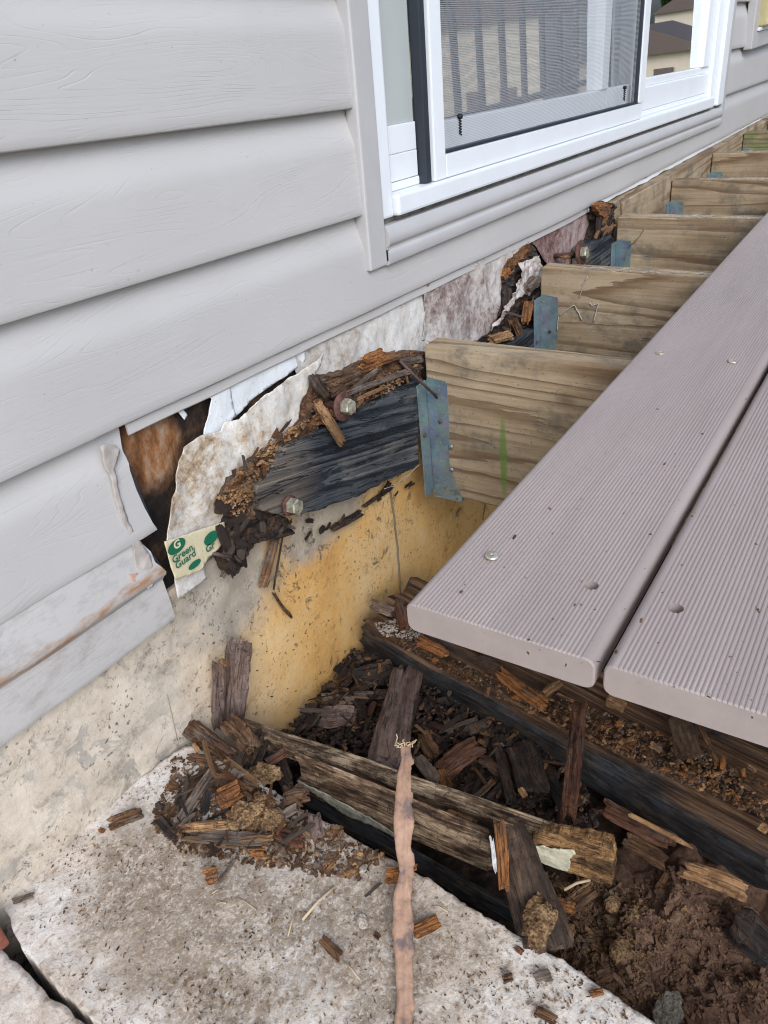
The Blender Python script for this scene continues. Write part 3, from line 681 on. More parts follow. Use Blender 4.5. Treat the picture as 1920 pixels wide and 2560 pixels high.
# clean white strip right under the lip
wr([(560, 935), (640, 900), (760, 850), (760, 905), (640, 990), (585, 1045), (573, 975)], .0045, M['wrap_clean'], .0012, 1)
wr([(515, 968), (568, 942), (577, 985), (588, 1035), (560, 1075), (507, 1095), (516, 1050), (527, 1000)], .0065, M['wrap_clean'], .0018, 2)
wr([(715, 870), (800, 825), (975, 745), (1060, 700), (1075, 745), (1075, 860), (1045, 915), (1000, 935), (880, 960), (790, 985), (740, 935)], .0035, M['wrap_mid'], .0016, 3)
wr([(1050, 715), (1100, 672), (1180, 640), (1235, 610), (1290, 595), (1316, 604), (1286, 635), (1262, 660), (1249, 678), (1247, 755), (1231, 813), (1221, 832), (1190, 852), (1120, 868), (1055, 850), (1062, 780)], .006, M['wrap_mould'], .0042, 4, sc=16)
wr([(1313, 600), (1370, 575), (1440, 540), (1485, 515), (1492, 560), (1490, 600), (1475, 650), (1440, 670), (1370, 665), (1352, 640), (1340, 620), (1327, 607)], .003, M['wrap_red'], .0015, 5)
# twisted flap across the cavity
wr([(1293, 657), (1318, 648), (1340, 639), (1351, 686), (1340, 712), (1318, 711), (1298, 738), (1268, 769), (1245, 800), (1221, 827), (1240, 790), (1262, 760), (1285, 720), (1297, 680)], .019, M['wrap_mould'], .006, 6, sc=40, jag=.0008, res=.002)
# the big torn sheet hanging in front
def curlA(x, y): return .010 * max(0, min(1, (x + .02) / .1)) * 0 + .004 * math.sin(x * 30) 
wr([(806, 880), (760, 915), (700, 955), (640, 995), (620, 1017), (590, 1047), (562, 1054), (551, 1077), (500, 1092), (460, 1117), (452, 1145), (440, 1185), (425, 1240), (416, 1300), (410, 1350),
    (425, 1368), (500, 1345), (563, 1318), (568, 1295), (557, 1262), (546, 1243), (562, 1215), (580, 1190), (615, 1155), (650, 1125), (690, 1090), (740, 1050), (750, 1010), (772, 965), (778, 935), (792, 905)],
   .016, M['wrap_dirty'], .0040, 7, sc=15, curl=curlA, res=.003)
tape = wr([(410, 1354), (560, 1304), (567, 1345), (546, 1371), (519, 1398), (506, 1425), (437, 1450), (424, 1410)], .0235, M['tape'], .0006, 8, 'wrap_tape', 26, .0006)
wr([(436, 1446), (508, 1418), (518, 1446), (443, 1495)], .014, M['wrap_mid'], .0010, 9, 'house_wrap', 30, .0006)
# small torn scrap on the sheathing
wr([(432, 1012), (445, 1005), (468, 1038), (460, 1050)], .003, M['wrap_clean'], .0004, 10, 'wrap_scrap', 30, .0003, .002)
# print on the tape
tm = PM[tape.name]
def ellipse_me(name, rx, ry, n=28): return me_from(name, [(rx * math.cos(2 * math.pi * i / n), ry * math.sin(2 * math.pi * i / n), 0) for i in range(n)], [tuple(range(n))])
def wall_frame(px, py, d_, roll=0): 
    return frame(at(px, py, 'd', d_), Vector((1, 0, 0)), V(0, 1, 0)) @ Matrix.Rotation(roll, 4, 'Z')
def text_me(txt, size, bold=.0):
    c = bpy.data.curves.new('print', 'FONT'); c.body = txt; c.size = size; c.align_x = 'LEFT'; c.offset = bold; c.extrude = 0
    o = bpy.data.objects.new('print', c); COL.objects.link(o)
    dg = bpy.context.evaluated_depsgraph_get(); me = bpy.data.meshes.new_from_object(o.evaluated_get(dg)); bpy.data.objects.remove(o); me.name = 'print'
    return me
DP = .0262
def printed(txt, px, py, size, roll=0, sx=1.0): 
    o = link('printed_word', text_me(txt, size, size * .02), M['green'], tape, wall_frame(px, py, DP, roll) @ Matrix.Diagonal((sx, 1, 1, 1)))
    o['kind'] = 'thing'; del o['kind']; return o
link('printed_logo', ellipse_me('printed_logo', .0120, .0075), M['green'], tape, wall_frame(442, 1366, DP))
link('printed_letter', text_me('G', .0125, .0004), M['tape'], tape, wall_frame(437, 1375, DP + .0004))
printed('Green.', 433, 1410, .0112); printed('Guard', 441, 1424, .0112)
link('printed_logo', ellipse_me('printed_logo', .0105, .007), M['green'], tape, wall_frame(528, 1345, DP))
printed('Gr', 517, 1383, .0115); link('printed_logo', ellipse_me('printed_logo', .009, .004), M['green'], tape, wall_frame(487, 1411, DP))

# caulk smears on the broken siding
def smear(pxs, dd, mat, amp=.0016, seed=0, name='caulk_smear', th=.0016):
    pts = [at(px, py, 'd', dd) for px, py in pxs]
    return sheet(name, pts, Vector((1, 0, 0)), V(0, 1, 0), th, .0025, mat, house, lambda x, y: amp * (noise.fractal(Vector((x * 70, y * 70, seed)), 1, 2, 3)), .0008, 120, seed)
smear([(252, 1115), (262, 1110), (290, 1112), (301, 1128), (296, 1150), (287, 1168), (292, 1200), (300, 1240), (312, 1275), (325, 1310), (343, 1345), (375, 1385), (380, 1405), (383, 1465), (371, 1474), (365, 1440), (352, 1450), (340, 1420), (335, 1370), (318, 1340), (303, 1300), (290, 1250), (278, 1195), (264, 1172), (256, 1140)], .0180, M['caulk_grey'], .0018, 1)
smear([(325, 1437), (345, 1432), (350, 1443), (340, 1455), (326, 1452)], .0190, M['caulk'], .001, 2)
for i, (ax, ay, bx, by) in enumerate([(214, 1527, 250, 1515), (38, 1650, 55, 1640)]):
    smear([(ax, ay), ((ax + bx) / 2, min(ay, by) - 4), (bx, by), ((ax + bx) / 2, max(ay, by) + 2)], .0185 if i != 3 else .019, M['caulk_grey'], .001, 5 + i)

# seams on the foundation
def seam(pxs, r, mat, dd=.0008, name='concrete_seam'):
    pts = [at(px, py, 'd', dd) for px, py in pxs]; dense = []
    for a, b in zip(pts, pts[1:]):
        for k in range(6): dense.append(a.lerp(b, k / 6) + Vector((noise.noise(a.lerp(b, k / 6) * 60), 0, 0)) * .0012)
    dense.append(pts[-1]); return link(name, tube_me(name, dense, r, 5), mat, house)
M['seam'] = plain('seam_shadow_grime', (.20, .17, .125), .9, .1)
seam([(972, 1205), (985, 1290), (994, 1370), (1001, 1485), (1004, 1560)], .0016, M['seam'])
seam([(1215, 1250), (1207, 1300)], .0009, M['seam'])
M['seam2'] = plain('old_form_ridge', (.36, .30, .23), .9, .1)
seam([(378, 1612), (402, 1690), (425, 1770), (442, 1850)], .0014, M['seam2'], -.0016)

# ------------------------------------------------------------------ sliding door
door = empty('sliding_door', V(-.05, .02, .14), 'white sliding door with an insect screen and reflecting glass', 'door')
DR = Matrix.Translation(V(-.03, 0, 0)) @ Matrix.Rotation(rad(2.0), 4, 'Y') @ Matrix.Translation(V(.03, 0, 0))
def D(name, x0, x1, d0, d1, z0, z1, mat, parent=None, bev=.0012, seg=2): return wbox(name, x0, x1, d0, d1, z0, z1, mat, parent or door, bev, seg, DR)
T = 2.13
# outer clay trim (J-channel lineals) with stepped profile
for (x0, x1) in ((-.087, -.0475), (1.765, 1.800)):
    D('door_casing', x0, x1, .004, .0225, .1205, T, M['trim'], bev=.004, seg=3)
def sillprof(nm, pts_, mat):
    n = len(pts_); me = extrude_me(nm, [(-d_, z_) for d_, z_ in pts_], [-.0470, .4, .9, 1.4, 1.7645]); me.set_sharp_from_angle(angle=rad(35))
    return link(nm, me, mat, door, DR)
sillprof('bottom_casing', [(.004, .120), (.022, .120), (.0245, .1215), (.0255, .1245), (.0255, .134), (.0245, .137), (.0225, .139), (.0225, .142), (.0255, .1445), (.0275, .148), (.0270, .156), (.0240, .163), (.0215, .168), (.004, .168)], M['trim'])
D('bottom_casing', -.0470, 1.765, .004, .012, .1684, .1745, M['dirt'], bev=.0006)  # recessed dark strip standing in for shade between casing and sill
D('corner_gap', -.0473, -.0440, .016, .0232, .126, .139, M['pull'], bev=0)
# white frame
D('door_frame', -.0470, -.0190, -.05, .0185, .1752, T, M['white'], bev=.003); D('door_frame', 1.700, 1.7645, -.05, .024, .1752, T, M['white'], bev=.003)
D('door_frame', 1.650, 1.698, -.05, .012, .1752, T, M['white'], bev=.002)
D('door_frame', -.0175, 1.6995, -.05, .024, T - .05, T, M['white'], bev=.002)
D('door_sill', -.0175, 1.648, -.05, .026, .1755, .2010, M['white'], bev=.0035)
D('door_sill', -.0175, 1.648, -.05, .004, .2012, .212, M['white'], bev=.002)
# left fixed panel
D('fixed_panel', -.0188, .0700, -.045, .0040, .2125, .2445, M['white'], bev=.0012); D('fixed_panel', -.0188, .0700, -.044, .0036, .2448, .2780, M['white'], bev=.0012)
M['milk'] = plain('pale_reflecting_panel', (.40, .43, .42), .25, .6, nz=.04)
D('fixed_pane', -.0188, .0700, -.030, .0005, .2782, T - .055, M['milk'], bev=0)
D('weatherstrip', .0720, .0850, .000, .0165, .2015, T - .052, M['black'], bev=.002)
D('weatherstrip', .0853, .0900, .000, .0120, .2015, T - .052, M['black'], bev=.001)
# insect screen
scr = D('screen_frame', .0903, .1215, .001, .0190, .2015, T - .055, M['white'], bev=.002)
D('screen_frame', .1217, 1.0000, .001, .0190, .2015, .2330, M['white'], bev=.0025)
D('screen_frame', .9700, 1.0080, .001, .0215, .2333, T - .055, M['white'], bev=.002)
D('spline', .1217, .9698, .006, .0200, .2331, .2372, M['black'], bev=.0008); D('spline', .9640, .9698, .006, .0190, .2373, T - .06, M['black'], bev=.0008)
def scr_grid():
    nx, nz = 80, 60; vs_ = []; fs = []
    for j in range(nz + 1):
        for i in range(nx + 1):
            x = .1217 + (.9640 - .1217) * i / nx; z = .2375 + 1.8 * (j / nz)
            vs_.append(V(x, .0125 + .0012 * noise.noise(Vector((x * 5, z * 5, 0))), z))
    for j in range(nz):
        for i in range(nx): a = j * (nx + 1) + i; fs.append((a, a + 1, a + nx + 2, a + nx + 1))
    return me_from('insect_mesh', vs_, fs, True)
link('insect_mesh', scr_grid(), M['screen'], door, DR)
for (xx, zz_) in ((.17, .262), (.885, .256)):
    pts = [V(xx + .0018 * math.cos(i * 1.1), .0165 + .0015 * math.sin(i * 1.1), zz_ - .011 + i * .0006) for i in range(36)]
    link('pull_tab', tube_me('pull_tab', pts, .0011, 5), M['pull'], door, DR)
    link('pull_tab', lathe_me('pull_tab', [(.0008, 0), (.0036, .001), (.0040, .004), (.0032, .0065), (.0008, .007)], 12), M['pull'], door, DR @ Matrix.Translation(V(xx, .0165, zz_ + .009)))
# glass panels
D('pane', .0862, 1.000, -.022, -.018, .2700, T - .055, M['glass'], bev=0)
D('panel_frame', .0862, .84, -.034, -.006, .2122, .2700, M['white'], bev=.002); D('panel_frame', .842, 1.02, -.034, -.006, .2122, .2700, M['white'], bev=.002)
D('panel_frame', .800, .838, -.034, -.002, .2702, T - .055, M['white'], bev=.002)
D('panel_frame', 1.0085, 1.0400, -.030, .0100, .2015, T - .055, M['white'], bev=.002)
D('panel_frame', 1.0402, 1.6480, -.030, .0020, .2122, .2600, M['white'], bev=.003); D('panel_frame', 1.0402, 1.6480, -.031, -.004, .2602, .2760, M['white'], bev=.002)
D('panel_frame', 1.5800, 1.6480, -.030, .0020, .2762, T - .055, M['white'], bev=.003)
D('pane', 1.0402, 1.5798, -.020, -.016, .2762, T - .055, M['glass'], bev=0)
# vertical blinds inside
for i in range(24):
    x = .0 + i * .072
    if .9 < x < .0: continue
    link('blind_slat', box_me('blind_slat', (-.033, -.001, 0), (.033, .001, 1.9)), M['blind'], door, Matrix.Translation(V(x + .02, -.085, .22)) @ Matrix.Rotation(rad(12 + 9 * math.sin(i * 2.1)), 4, 'Z'))

for i in range(5): link('curtain_fold', lathe_me('curtain_fold', [(.022, .26), (.022, 1.9)], 10), M['blind'], door, Matrix.Translation(V(1.36 + i * .045, -.055, 0)))
# wall fixture at the far right
for o in list(bpy.data.objects):
    if o.name.split('.')[0] == 'pane' and o.parent == door:      # panes tilted slightly to lift their reflection towards the sky
        c = o.matrix_basis.translation.copy(); piv = Vector((0, 0, -.9))
        o.matrix_basis = o.matrix_basis @ Matrix.Translation(piv) @ Matrix.Rotation(rad(-1.0), 4, 'X') @ Matrix.Translation(-piv)
fx = empty('wall_fixture', V(2.1, .02, .28), 'boxed wall fixture with yellowish lens beyond the door', 'fixture')
zf = .232
wbox('mounting_block', 2.02, 2.075, .010, .036, zf, zf + .36, M['trim'], fx, .004, 2); wbox('mounting_block', 2.0752, 2.50, .010, .036, zf, zf + .045, M['trim'], fx, .004, 2)
wbox('lens', 2.10, 2.46, .012, .060, zf + .055, zf + .34, M['lens'], fx, .012, 3); wbox('lens_rim', 2.0752, 2.50, .012, .042, zf + .0452, zf + .0545, M['white'], fx, .001)

# ================================================================== LEDGER
def chunk_me(name, L, W, Tk, seed, jag=.15, groove=.12, bend=.06, M_=18, N_=7, taper=0.0):
    """splintered bit of wood: fibres along x run as grooves, layers end in steps, the ends break off unevenly"""
    r = random.Random(seed); cols = []; ex = r.uniform(.55, .95); sk = r.uniform(-.25, .25); hero = M_ >= 22
    lump = [r.uniform(.80, 1.1) for _ in range(7)]
    for j in range(M_):
        a = 2 * math.pi * j / M_; ca, sa = math.cos(a), math.sin(a)
        k = 1 / max(abs(ca), abs(sa)) ** ex
        g = 1 - groove * r.random() * (2.4 if r.random() < .22 else 1); g *= lump[int(j * 7 / M_)]
        cols.append((ca * k * W / 2 * g * .95 + sk * sa * W * .4, sa * k * Tk / 2 * g * .95))
    def ends():
        e = [0.0] * M_; v = r.random()
        for j in range(M_):
            if r.random() < .45: v = r.random() ** 1.4
            e[j] = v * jag * L
        return e
    e0, e1 = ends(), ends()
    steps = [[(r.uniform(.1, .9), r.choice((-1, 1)), r.uniform(.04, .20)) if r.random() < .55 else None for _ in range(2)] for _ in range(M_)]
    for j in range(1, M_):
        if r.random() < .5: steps[j] = steps[j - 1]
    vs_ = []; ph = r.uniform(0, 9)
    for i in range(N_):
        t = i / (N_ - 1)
        cy = bend * W * math.sin(t * 3.1 + ph); cz = bend * Tk * math.sin(t * 2.3 + ph * 2); sc = 1 - taper * t
        for j, (y, z) in enumerate(cols):
            x = (-L / 2 + e0[j]) * (1 - t) + (L / 2 - e1[j]) * t
            q = 1 + (.13 if hero else .09) * noise.noise(Vector((x / max(W, .001) * 1.8, j * .9, seed))) + (.0 if 0 < i < N_ - 1 else -.07)
            for st in steps[j]:
                if st and (t - st[0]) * st[1] > 0: q -= st[2]
            vs_.append((x, y * q * sc + cy, z * q * sc + cz))
    fs = []
    for i in range(N_ - 1):
        for j in range(M_): fs.append((i * M_ + j, (i + 1) * M_ + j, (i + 1) * M_ + (j + 1) % M_, i * M_ + (j + 1) % M_))
    for i, s in ((0, -1), (N_ - 1, 1)):
        c = len(vs_); base = [vs_[i * M_ + j] for j in range(M_)]
        vs_.append((sum(b[0] for b in base) / M_ - s * jag * L * .12, sum(b[1] for b in base) / M_, sum(b[2] for b in base) / M_))
        for j in range(M_):
            a, b = i * M_ + j, i * M_ + (j + 1) % M_
            fs.append((a, b, c) if s > 0 else (b, a, c))
    me = me_from(name, vs_, fs, False)
    bm = bmesh.new(); bm.from_mesh(me); bmesh.ops.recalc_face_normals(bm, faces=bm.faces[:]); bm.to_mesh(me); bm.free()
    return me
def clump_me(name, r_, seed, sq=(1, .85, .75), amp=.28, sub=3):
    bm = bmesh.new(); bmesh.ops.create_icosphere(bm, subdivisions=sub, radius=1)
    for v in bm.verts:
        n_ = v.co.normalized(); h = 1 + amp * noise.fractal(n_ * 1.5 + Vector((seed, 0, 0)), 1, 2, 4) + amp * .35 * noise.noise(n_ * 7 + Vector((0, seed, 0)))
        v.co = Vector((n_.x * sq[0], n_.y * sq[1], n_.z * sq[2])) * r_ * h
    return bm_me(name, bm)
SEED = [100]
def bit(name, A, B, wpx, mat, thick=.5, up=None, roll=0, jag=.15, groove=.14, parent=None, taper=0, bend=.06, N_=12, M_=26):
    """A, B world ends; wpx = width in photo pixels; thick = thickness / width"""
    SEED[0] += 1; L = (B - A).length; mid = (A + B) / 2; W = wpx * mpp(mid)
    n = up or (Vector((0, 0, 1)) * .6 + (CAM - mid).normalized() * .7)
    m = frame(mid, B - A, n) @ Matrix.Rotation(roll, 4, 'X')
    return link(name, chunk_me(name, L, W, W * thick, SEED[0], jag, groove, bend, M_, N_, taper), M[mat] if isinstance(mat, str) else mat, parent, m)

ledger_px = [(1045, 945), (1010, 962), (975, 985), (941, 1008), (899, 1030), (851, 1055), (797, 1077), (761, 1093), (715, 1119), (690, 1150), (664, 1195), (643, 1212), (640, 1240), (652, 1274), (680, 1281), (709, 1289), (755, 1285), (800, 1275), (836, 1261), (902, 1237), (965, 1201), (999, 1186), (1032, 1172), (1046, 1160), (1047, 1050)]
lg = empty('ledger_board', at(900, 1120, 'd', .02), 'black weathered ledger stub with decayed top bolted under the torn wrap', 'ledger board')
ga = at(690, 1215, 'd', .038); gb = at(1030, 1105, 'd', .038)
lo = sheet('board', [at(px, py, 'd', .038) for px, py in ledger_px], gb - ga, V(0, 1, 0), .030, .003, M['ledger'], lg,
           lambda x, y: .0009 * noise.fractal(Vector((x * 18, y * 260, 1)), 1, 2, 3) + .0015 * noise.noise(Vector((x * 9, y * 9, 3))), .0022, 110, 3, True, False)
# decayed wood mass behind / above the face
def mass(pxs, dd, th, mat, amp, seed, name, parent, res=.0032, stretch=(30, 90), u=None):
    def disp(x, y):
        v = Vector((x * stretch[0], y * stretch[1], seed)); c = noise.voronoi(Vector((x * 55, y * 95, seed)))[0]
        return amp * (noise.fractal(v, 1, 2, 4) + .9 * (c[1] - c[0]))
    return sheet(name, [at(px, py, 'd', dd) for px, py in pxs], u or (gb - ga), V(0, 1, 0), th, res, M[mat], parent, disp, .003, 110, seed, False, False)
mass([(1062, 880), (1030, 880), (985, 900), (930, 905), (880, 930), (820, 945), (780, 960), (776, 1000), (760, 1050), (700, 1095), (660, 1120), (620, 1170), (580, 1200), (558, 1245), (575, 1290), (620, 1300), (660, 1290), (720, 1240), (900, 1100), (1050, 980)], .026, .02, 'rot_brown', .006, 11, 'decayed_core', lg)
mass([(560, 1235), (600, 1215), (640, 1215), (655, 1280), (720, 1295), (730, 1330), (690, 1350), (640, 1360), (615, 1400), (585, 1440), (560, 1400), (555, 1330), (565, 1280)], .020, .017, 'rot_dark', .007, 12, 'decayed_core', lg)
# splinters lying on the decayed top: one by one
top_bits = [
 # name,label,ax,ay,bx,by,width,mat,d,thick
 ('wood_splinter', 'long grey splinter lying along the ledger top behind the upper bolt', 869, 984, 1026, 927, 21, 'rot_grey', .040, .6),
 ('wood_splinter', 'thin grey splinter slanting beneath the orange chunks on the ledger', 880, 972, 950, 918, 13, 'rot_grey', .036, .6),
 ('wood_chunk', 'tan brown chunk hanging over the ledger face left of the upper bolt', 785, 996, 857, 1113, 29, 'rot_tan', .050, .45),
 ('wood_chunk', 'pale orange chunk highest on the ledger beside the wrap', 905, 897, 962, 882, 26, 'rot_orange', .030, .8),
 ('wood_chunk', 'long ridged orange chunk below the highest chunk on the ledger', 893, 928, 996, 886, 30, 'rot_orange', .028, .7),
 ('wood_chunk', 'brown ridged chunk behind the washer of the upper bolt', 808, 968, 898, 933, 34, 'rot_brown', .028, .8),
 ('wood_chunk', 'twisted dark knot of decayed wood at the wrap corner', 778, 945, 812, 992, 34, 'rot_dark', .034, .9),
 ('wood_chunk', 'brown chunk wedged under the washer on the ledger', 822, 985, 860, 960, 26, 'rot_brown', .034, .8),
 ('wood_splinter', 'light brown splinter right below the upper bolt head', 880, 1003, 960, 968, 12, 'rot_tan', .041, .6),
 ('wood_splinter', 'dark grey splinter touching the joist end above the hanger', 1000, 905, 1056, 895, 18, 'rot_grey', .032, .7),
 ('wood_splinter', 'blackish splinter filling the notch between ledger and near joist', 1010, 935, 1058, 915, 16, 'rot_dark', .036, .7),
]
for nm, lb, ax, ay, bx, by, wd, mt, dd, th in top_bits:
    tag(bit(nm, at(ax, ay, 'd', dd), at(bx, by, 'd', dd), wd, mt, th, jag=.22, groove=.22), lb, 'wood fragment', 'loose pieces on the decayed ledger')
rr = random.Random(5)
def scatter(pxpoly, n, size, mats, plane, name, label, group, elong=(1.5, 3.2), seed=1, jag=.25, dirv=None, lift=.004):
    """many small pieces that nothing tells apart; meshes are shared"""
    r = random.Random(seed); protos = {}
    def inside(x, y):
        c = False; j = len(pxpoly) - 1
        for i in range(len(pxpoly)):
            xi, yi = pxpoly[i]; xj, yj = pxpoly[j]
            if (yi > y) != (yj > y) and x < (xj - xi) * (y - yi) / (yj - yi) + xi: c = not c
            j = i
        return c
    xs = [p[0] for p in pxpoly]; ys = [p[1] for p in pxpoly]; k = 0; tries = 0
    while k < n and tries < n * 40:
        tries += 1
        px, py = r.uniform(min(xs), max(xs)), r.uniform(min(ys), max(ys))
        if not inside(px, py): continue
        p = plane(px, py); mt = r.choice(mats); s = size[0] + (size[1] - size[0]) * r.random() ** 1.8; vi = r.randrange(6); key = (mt, vi)
        if key not in protos:
            e = r.uniform(*elong); protos[key] = chunk_me(name, e, 1.0, r.uniform(.35, .8), seed * 31 + vi * 7 + len(protos), jag, .25, .08, 10, 5); protos[key].materials.append(M[mt])
        if dirv: u = (dirv + Vector((r.gauss(0, .5), r.gauss(0, .5), r.gauss(0, .5)))).normalized()
        else: a = r.uniform(0, 6.28); u = Vector((math.cos(a), math.sin(a), r.gauss(0, .25)))
        nrm = Vector((r.gauss(0, .4), r.gauss(0, .4) - .2, 1)) if not dirv else Vector((r.gauss(0, .3), -1, r.gauss(0, .3) + .3))
        m = frame(p + Vector((0, 0, lift * r.random())), u, nrm) @ Matrix.Diagonal((s, s, s, 1))
        o = bpy.data.objects.new(name, protos[key]); COL.objects.link(o); o.matrix_world = m; PM[o.name] = m
        tag(o, label, 'wood chip', group); k += 1
wallp = lambda d0, sp=.008: (lambda px, py: at(px, py, 'd', d0 + sp * rr.random()))
scatter([(1040, 905), (960, 935), (870, 985), (870, 1030), (930, 1000), (1030, 950)], 24, (.004, .010), ['rot_tan', 'rot_brown', 'rot_orange', 'rot_grey'], wallp(.033), 'wood_chip', 'small splintery chip caught on the decayed ledger top', 'chips on the ledger top', seed=3, dirv=Vector((1, 0, .1)))
scatter([(760, 1040), (690, 1080), (620, 1150), (570, 1210), (600, 1240), (660, 1190), (700, 1140), (800, 1080), (850, 1060), (830, 1035)], 60, (.004, .011), ['rot_tan', 'rot_brown', 'rot_brown', 'rot_orange', 'rot_grey'], wallp(.030), 'wood_chip', 'small splintery chip heaped along the ledger broken end', 'chips at the broken ledger end', seed=4, dirv=Vector((1, 0, .2)))
scatter([(555, 1240), (640, 1215), (650, 1290), (720, 1300), (740, 1320), (690, 1345), (640, 1350), (600, 1420), (575, 1440), (560, 1380), (565, 1300)], 42, (.006, .016), ['rot_dark', 'rot_dark', 'rot_brown', 'rot_grey'], wallp(.024), 'wood_chip', 'dark decayed chip clinging below the ledger broken end', 'chips below the broken ledger end', seed=6, dirv=Vector((.3, 0, 1)))
scatter([(740, 1310), (830, 1290), (960, 1225), (1040, 1190), (1060, 1205), (960, 1255), (850, 1320), (760, 1350)], 14, (.004, .011), ['rot_dark', 'rot_brown'], wallp(.006), 'wood_chip', 'dark flake stuck on the foundation under the ledger', 'flakes under the ledger', seed=8, dirv=Vector((1, 0, .3)))
# hanging strips
tag(bit('wood_strip', at(702, 1300, 'd', .012), at(655, 1472, 'd', .012), 27, 'rot_brown', .25, jag=.1), 'long brown strip of decayed wood hanging on the foundation', 'wood fragment')
tag(bit('wood_strip', at(714, 1290, 'd', .018), at(684, 1478, 'd', .012), 7, 'rot_dark', .8, jag=.1), 'thin black edge strip beside the hanging brown strip', 'wood fragment')
tag(bit('wood_splinter', at(683, 1480, 'd', .006), at(729, 1543, 'd', .006), 9, 'rot_brown', .7, jag=.2, bend=.5), 'crooked little splinter dangling at the hanging strip bottom', 'wood fragment')
tag(bit('wood_splinter', at(590, 1385, 'd', .012), at(555, 1445, 'd', .012), 14, 'rot_grey', .5), 'short grey splinter pointing down below the chip mass', 'wood fragment')
tag(bit('wood_splinter', at(830, 1325, 'd', .006), at(905, 1278, 'd', .006), 22, 'rot_dark', .3), 'flat dark flake curling off the foundation below the ledger', 'wood fragment')
tag(bit('wood_splinter', at(905, 1270, 'd', .004), at(985, 1215, 'd', .006), 14, 'rot_dark', .4), 'thin dark flake near the hanger foot on the foundation', 'wood fragment')
tag(link('rusty_nail', tube_me('rusty_nail', [at(520, 1382, 'd', .020), at(545, 1386, 'd', .026), at(578, 1392, 'd', .032)], .0024, 7), M['nail']), 'rusty nail poking from the wrap tape below the chips', 'nail')
n2 = empty('rusty_nail', at(999, 902, 'd', .03), 'long rusty nail leaning across the near joist hanger', 'nail')
link('shaft', tube_me('shaft', [at(999, 902, 'd', .035), at(1045, 948, 'd', .047), at(1090, 990, 'd', .060)], .0022, 8), M['nail'], n2)
link('head', lathe_me('head', [(.0005, 0), (.0045, 0), (.0045, .0012), (.0005, .0015)], 12), M['nail'], n2, frame(at(1090, 990, 'd', .060), Vector((0, 0, 1)), at(1090, 990, 'd', .060) - at(1045, 948, 'd', .047)))

def hexbolt(px, py, dd, rw, rh, hh, lbl, washer=True, tilt=0.0, shaft=0.0, direction=None, sink=.002):
    c = at(px, py, 'd', dd); ax = direction or (V(0, 1, 0) + Vector((tilt, 0, 0)))
    b = empty('lag_bolt', c, lbl, 'bolt', 'ledger bolts')
    m = frame(c, Vector((1, 0, .3)), ax)
    prof = [(rh * .86, -.001), (rh, 0), (rh, hh * .85), (rh * .88, hh), (.0008, hh)]
    bm = bmesh.new(); me = lathe_me('head', prof, 6, False); link('head', me, M['bolt'], b, m)
    if washer: link('washer', lathe_me('washer', [(rh * .5, -.0035), (rw, -.0035), (rw * 1.02, -.0022), (rw, -.0012), (rh * .5, -.0012)], 28), M['rust'], b, m)
    if shaft: link('shaft', lathe_me('shaft', [(.0045, -shaft), (.0045, -.004)], 14), M['rust'], b, m)
    return b
hexbolt(862, 1016, .060, .0175, .0098, .0105, 'hexagonal bolt with rusty washer on top of the ledger stub', tilt=-.25, shaft=.03)
hexbolt(728, 1264, .050, .0120, .0098, .0115, 'hexagonal bolt at the lower left corner of the ledger stub', tilt=-.15, shaft=.02)
hexbolt(1455, 633, .060, .0230, .0110, .0110, 'rusty bolt with bare shaft behind the second joist', tilt=-.55, shaft=.07)

# rot cavity further along
lg2 = empty('ledger_board', at(1290, 830, 'd', .02), 'rotted ledger remains between the near joist and second joist', 'ledger board')
lx = [(1190, 868), (1230, 845), (1258, 838), (1270, 828), (1302, 800), (1337, 770), (1345, 830), (1340, 872), (1330, 960), (1100, 960), (1120, 872)]
ob = mass([(1120, 868), (1160, 862), (1200, 850), (1225, 830), (1235, 805), (1255, 760), (1250, 700), (1262, 660), (1300, 625), (1330, 605), (1350, 660), (1362, 700), (1362, 730), (1345, 760), (1342, 870), (1330, 930), (1150, 930)], .008, .010, 'rot_dark', .007, 21, 'decayed_core', lg2)
mass([(1258, 668), (1290, 632), (1318, 606), (1330, 625), (1300, 650), (1280, 680), (1262, 700), (1255, 690)], .012, .006, 'rot_orange', .003, 24, 'decayed_core', lg2)
sheet('board', [at(px, py, 'd', .038) for px, py in [(1255, 862), (1290, 848), (1335, 822), (1342, 840), (1342, 960), (1250, 960)]], Vector((1, 0, 0)), V(0, 1, 0), .030, .004, M['ledger'], lg2, None, .001, 90, 5, True, False)
for nm, lb, ax, ay, bx, by, wd, mt, dd, th in [
 ('wood_chunk', 'upright orange block beside the second joist hanger', 1322, 752, 1316, 812, 25, 'rot_orange', .030, .7),
 ('wood_chunk', 'grey rounded chunk above the orange block', 1312, 728, 1340, 700, 34, 'rot_grey', .028, .8),
 ('wood_chunk', 'curly brown chunk at the bottom of the rot cavity', 1278, 800, 1302, 842, 30, 'rot_brown', .030, .9),
 ('wood_chunk', 'flat light brown chunk beside the near joist top in the cavity', 1225, 852, 1275, 835, 32, 'rot_tan', .034, .6),
 ('wood_splinter', 'dark root-like splinter crossing the rot cavity', 1262, 778, 1310, 795, 7, 'rot_purple', .036, .9),
 ('wood_splinter', 'row of thin tan splinters along the near joist back edge', 1110, 866, 1200, 862, 12, 'rot_tan', .040, .6),
 ('wood_chunk', 'dark chunk deep inside the rot cavity', 1270, 720, 1262, 790, 30, 'rot_dark', .014, .8),
 ('wood_chunk', 'light chunk wedged under the bolt behind the second joist', 1398, 645, 1440, 640, 14, 'rot_tan', .036, .6)]:
    tag(bit(nm, at(ax, ay, 'd', dd), at(bx, by, 'd', dd), wd, mt, th, jag=.2, groove=.24), lb, 'wood fragment', 'pieces in the rot cavity')
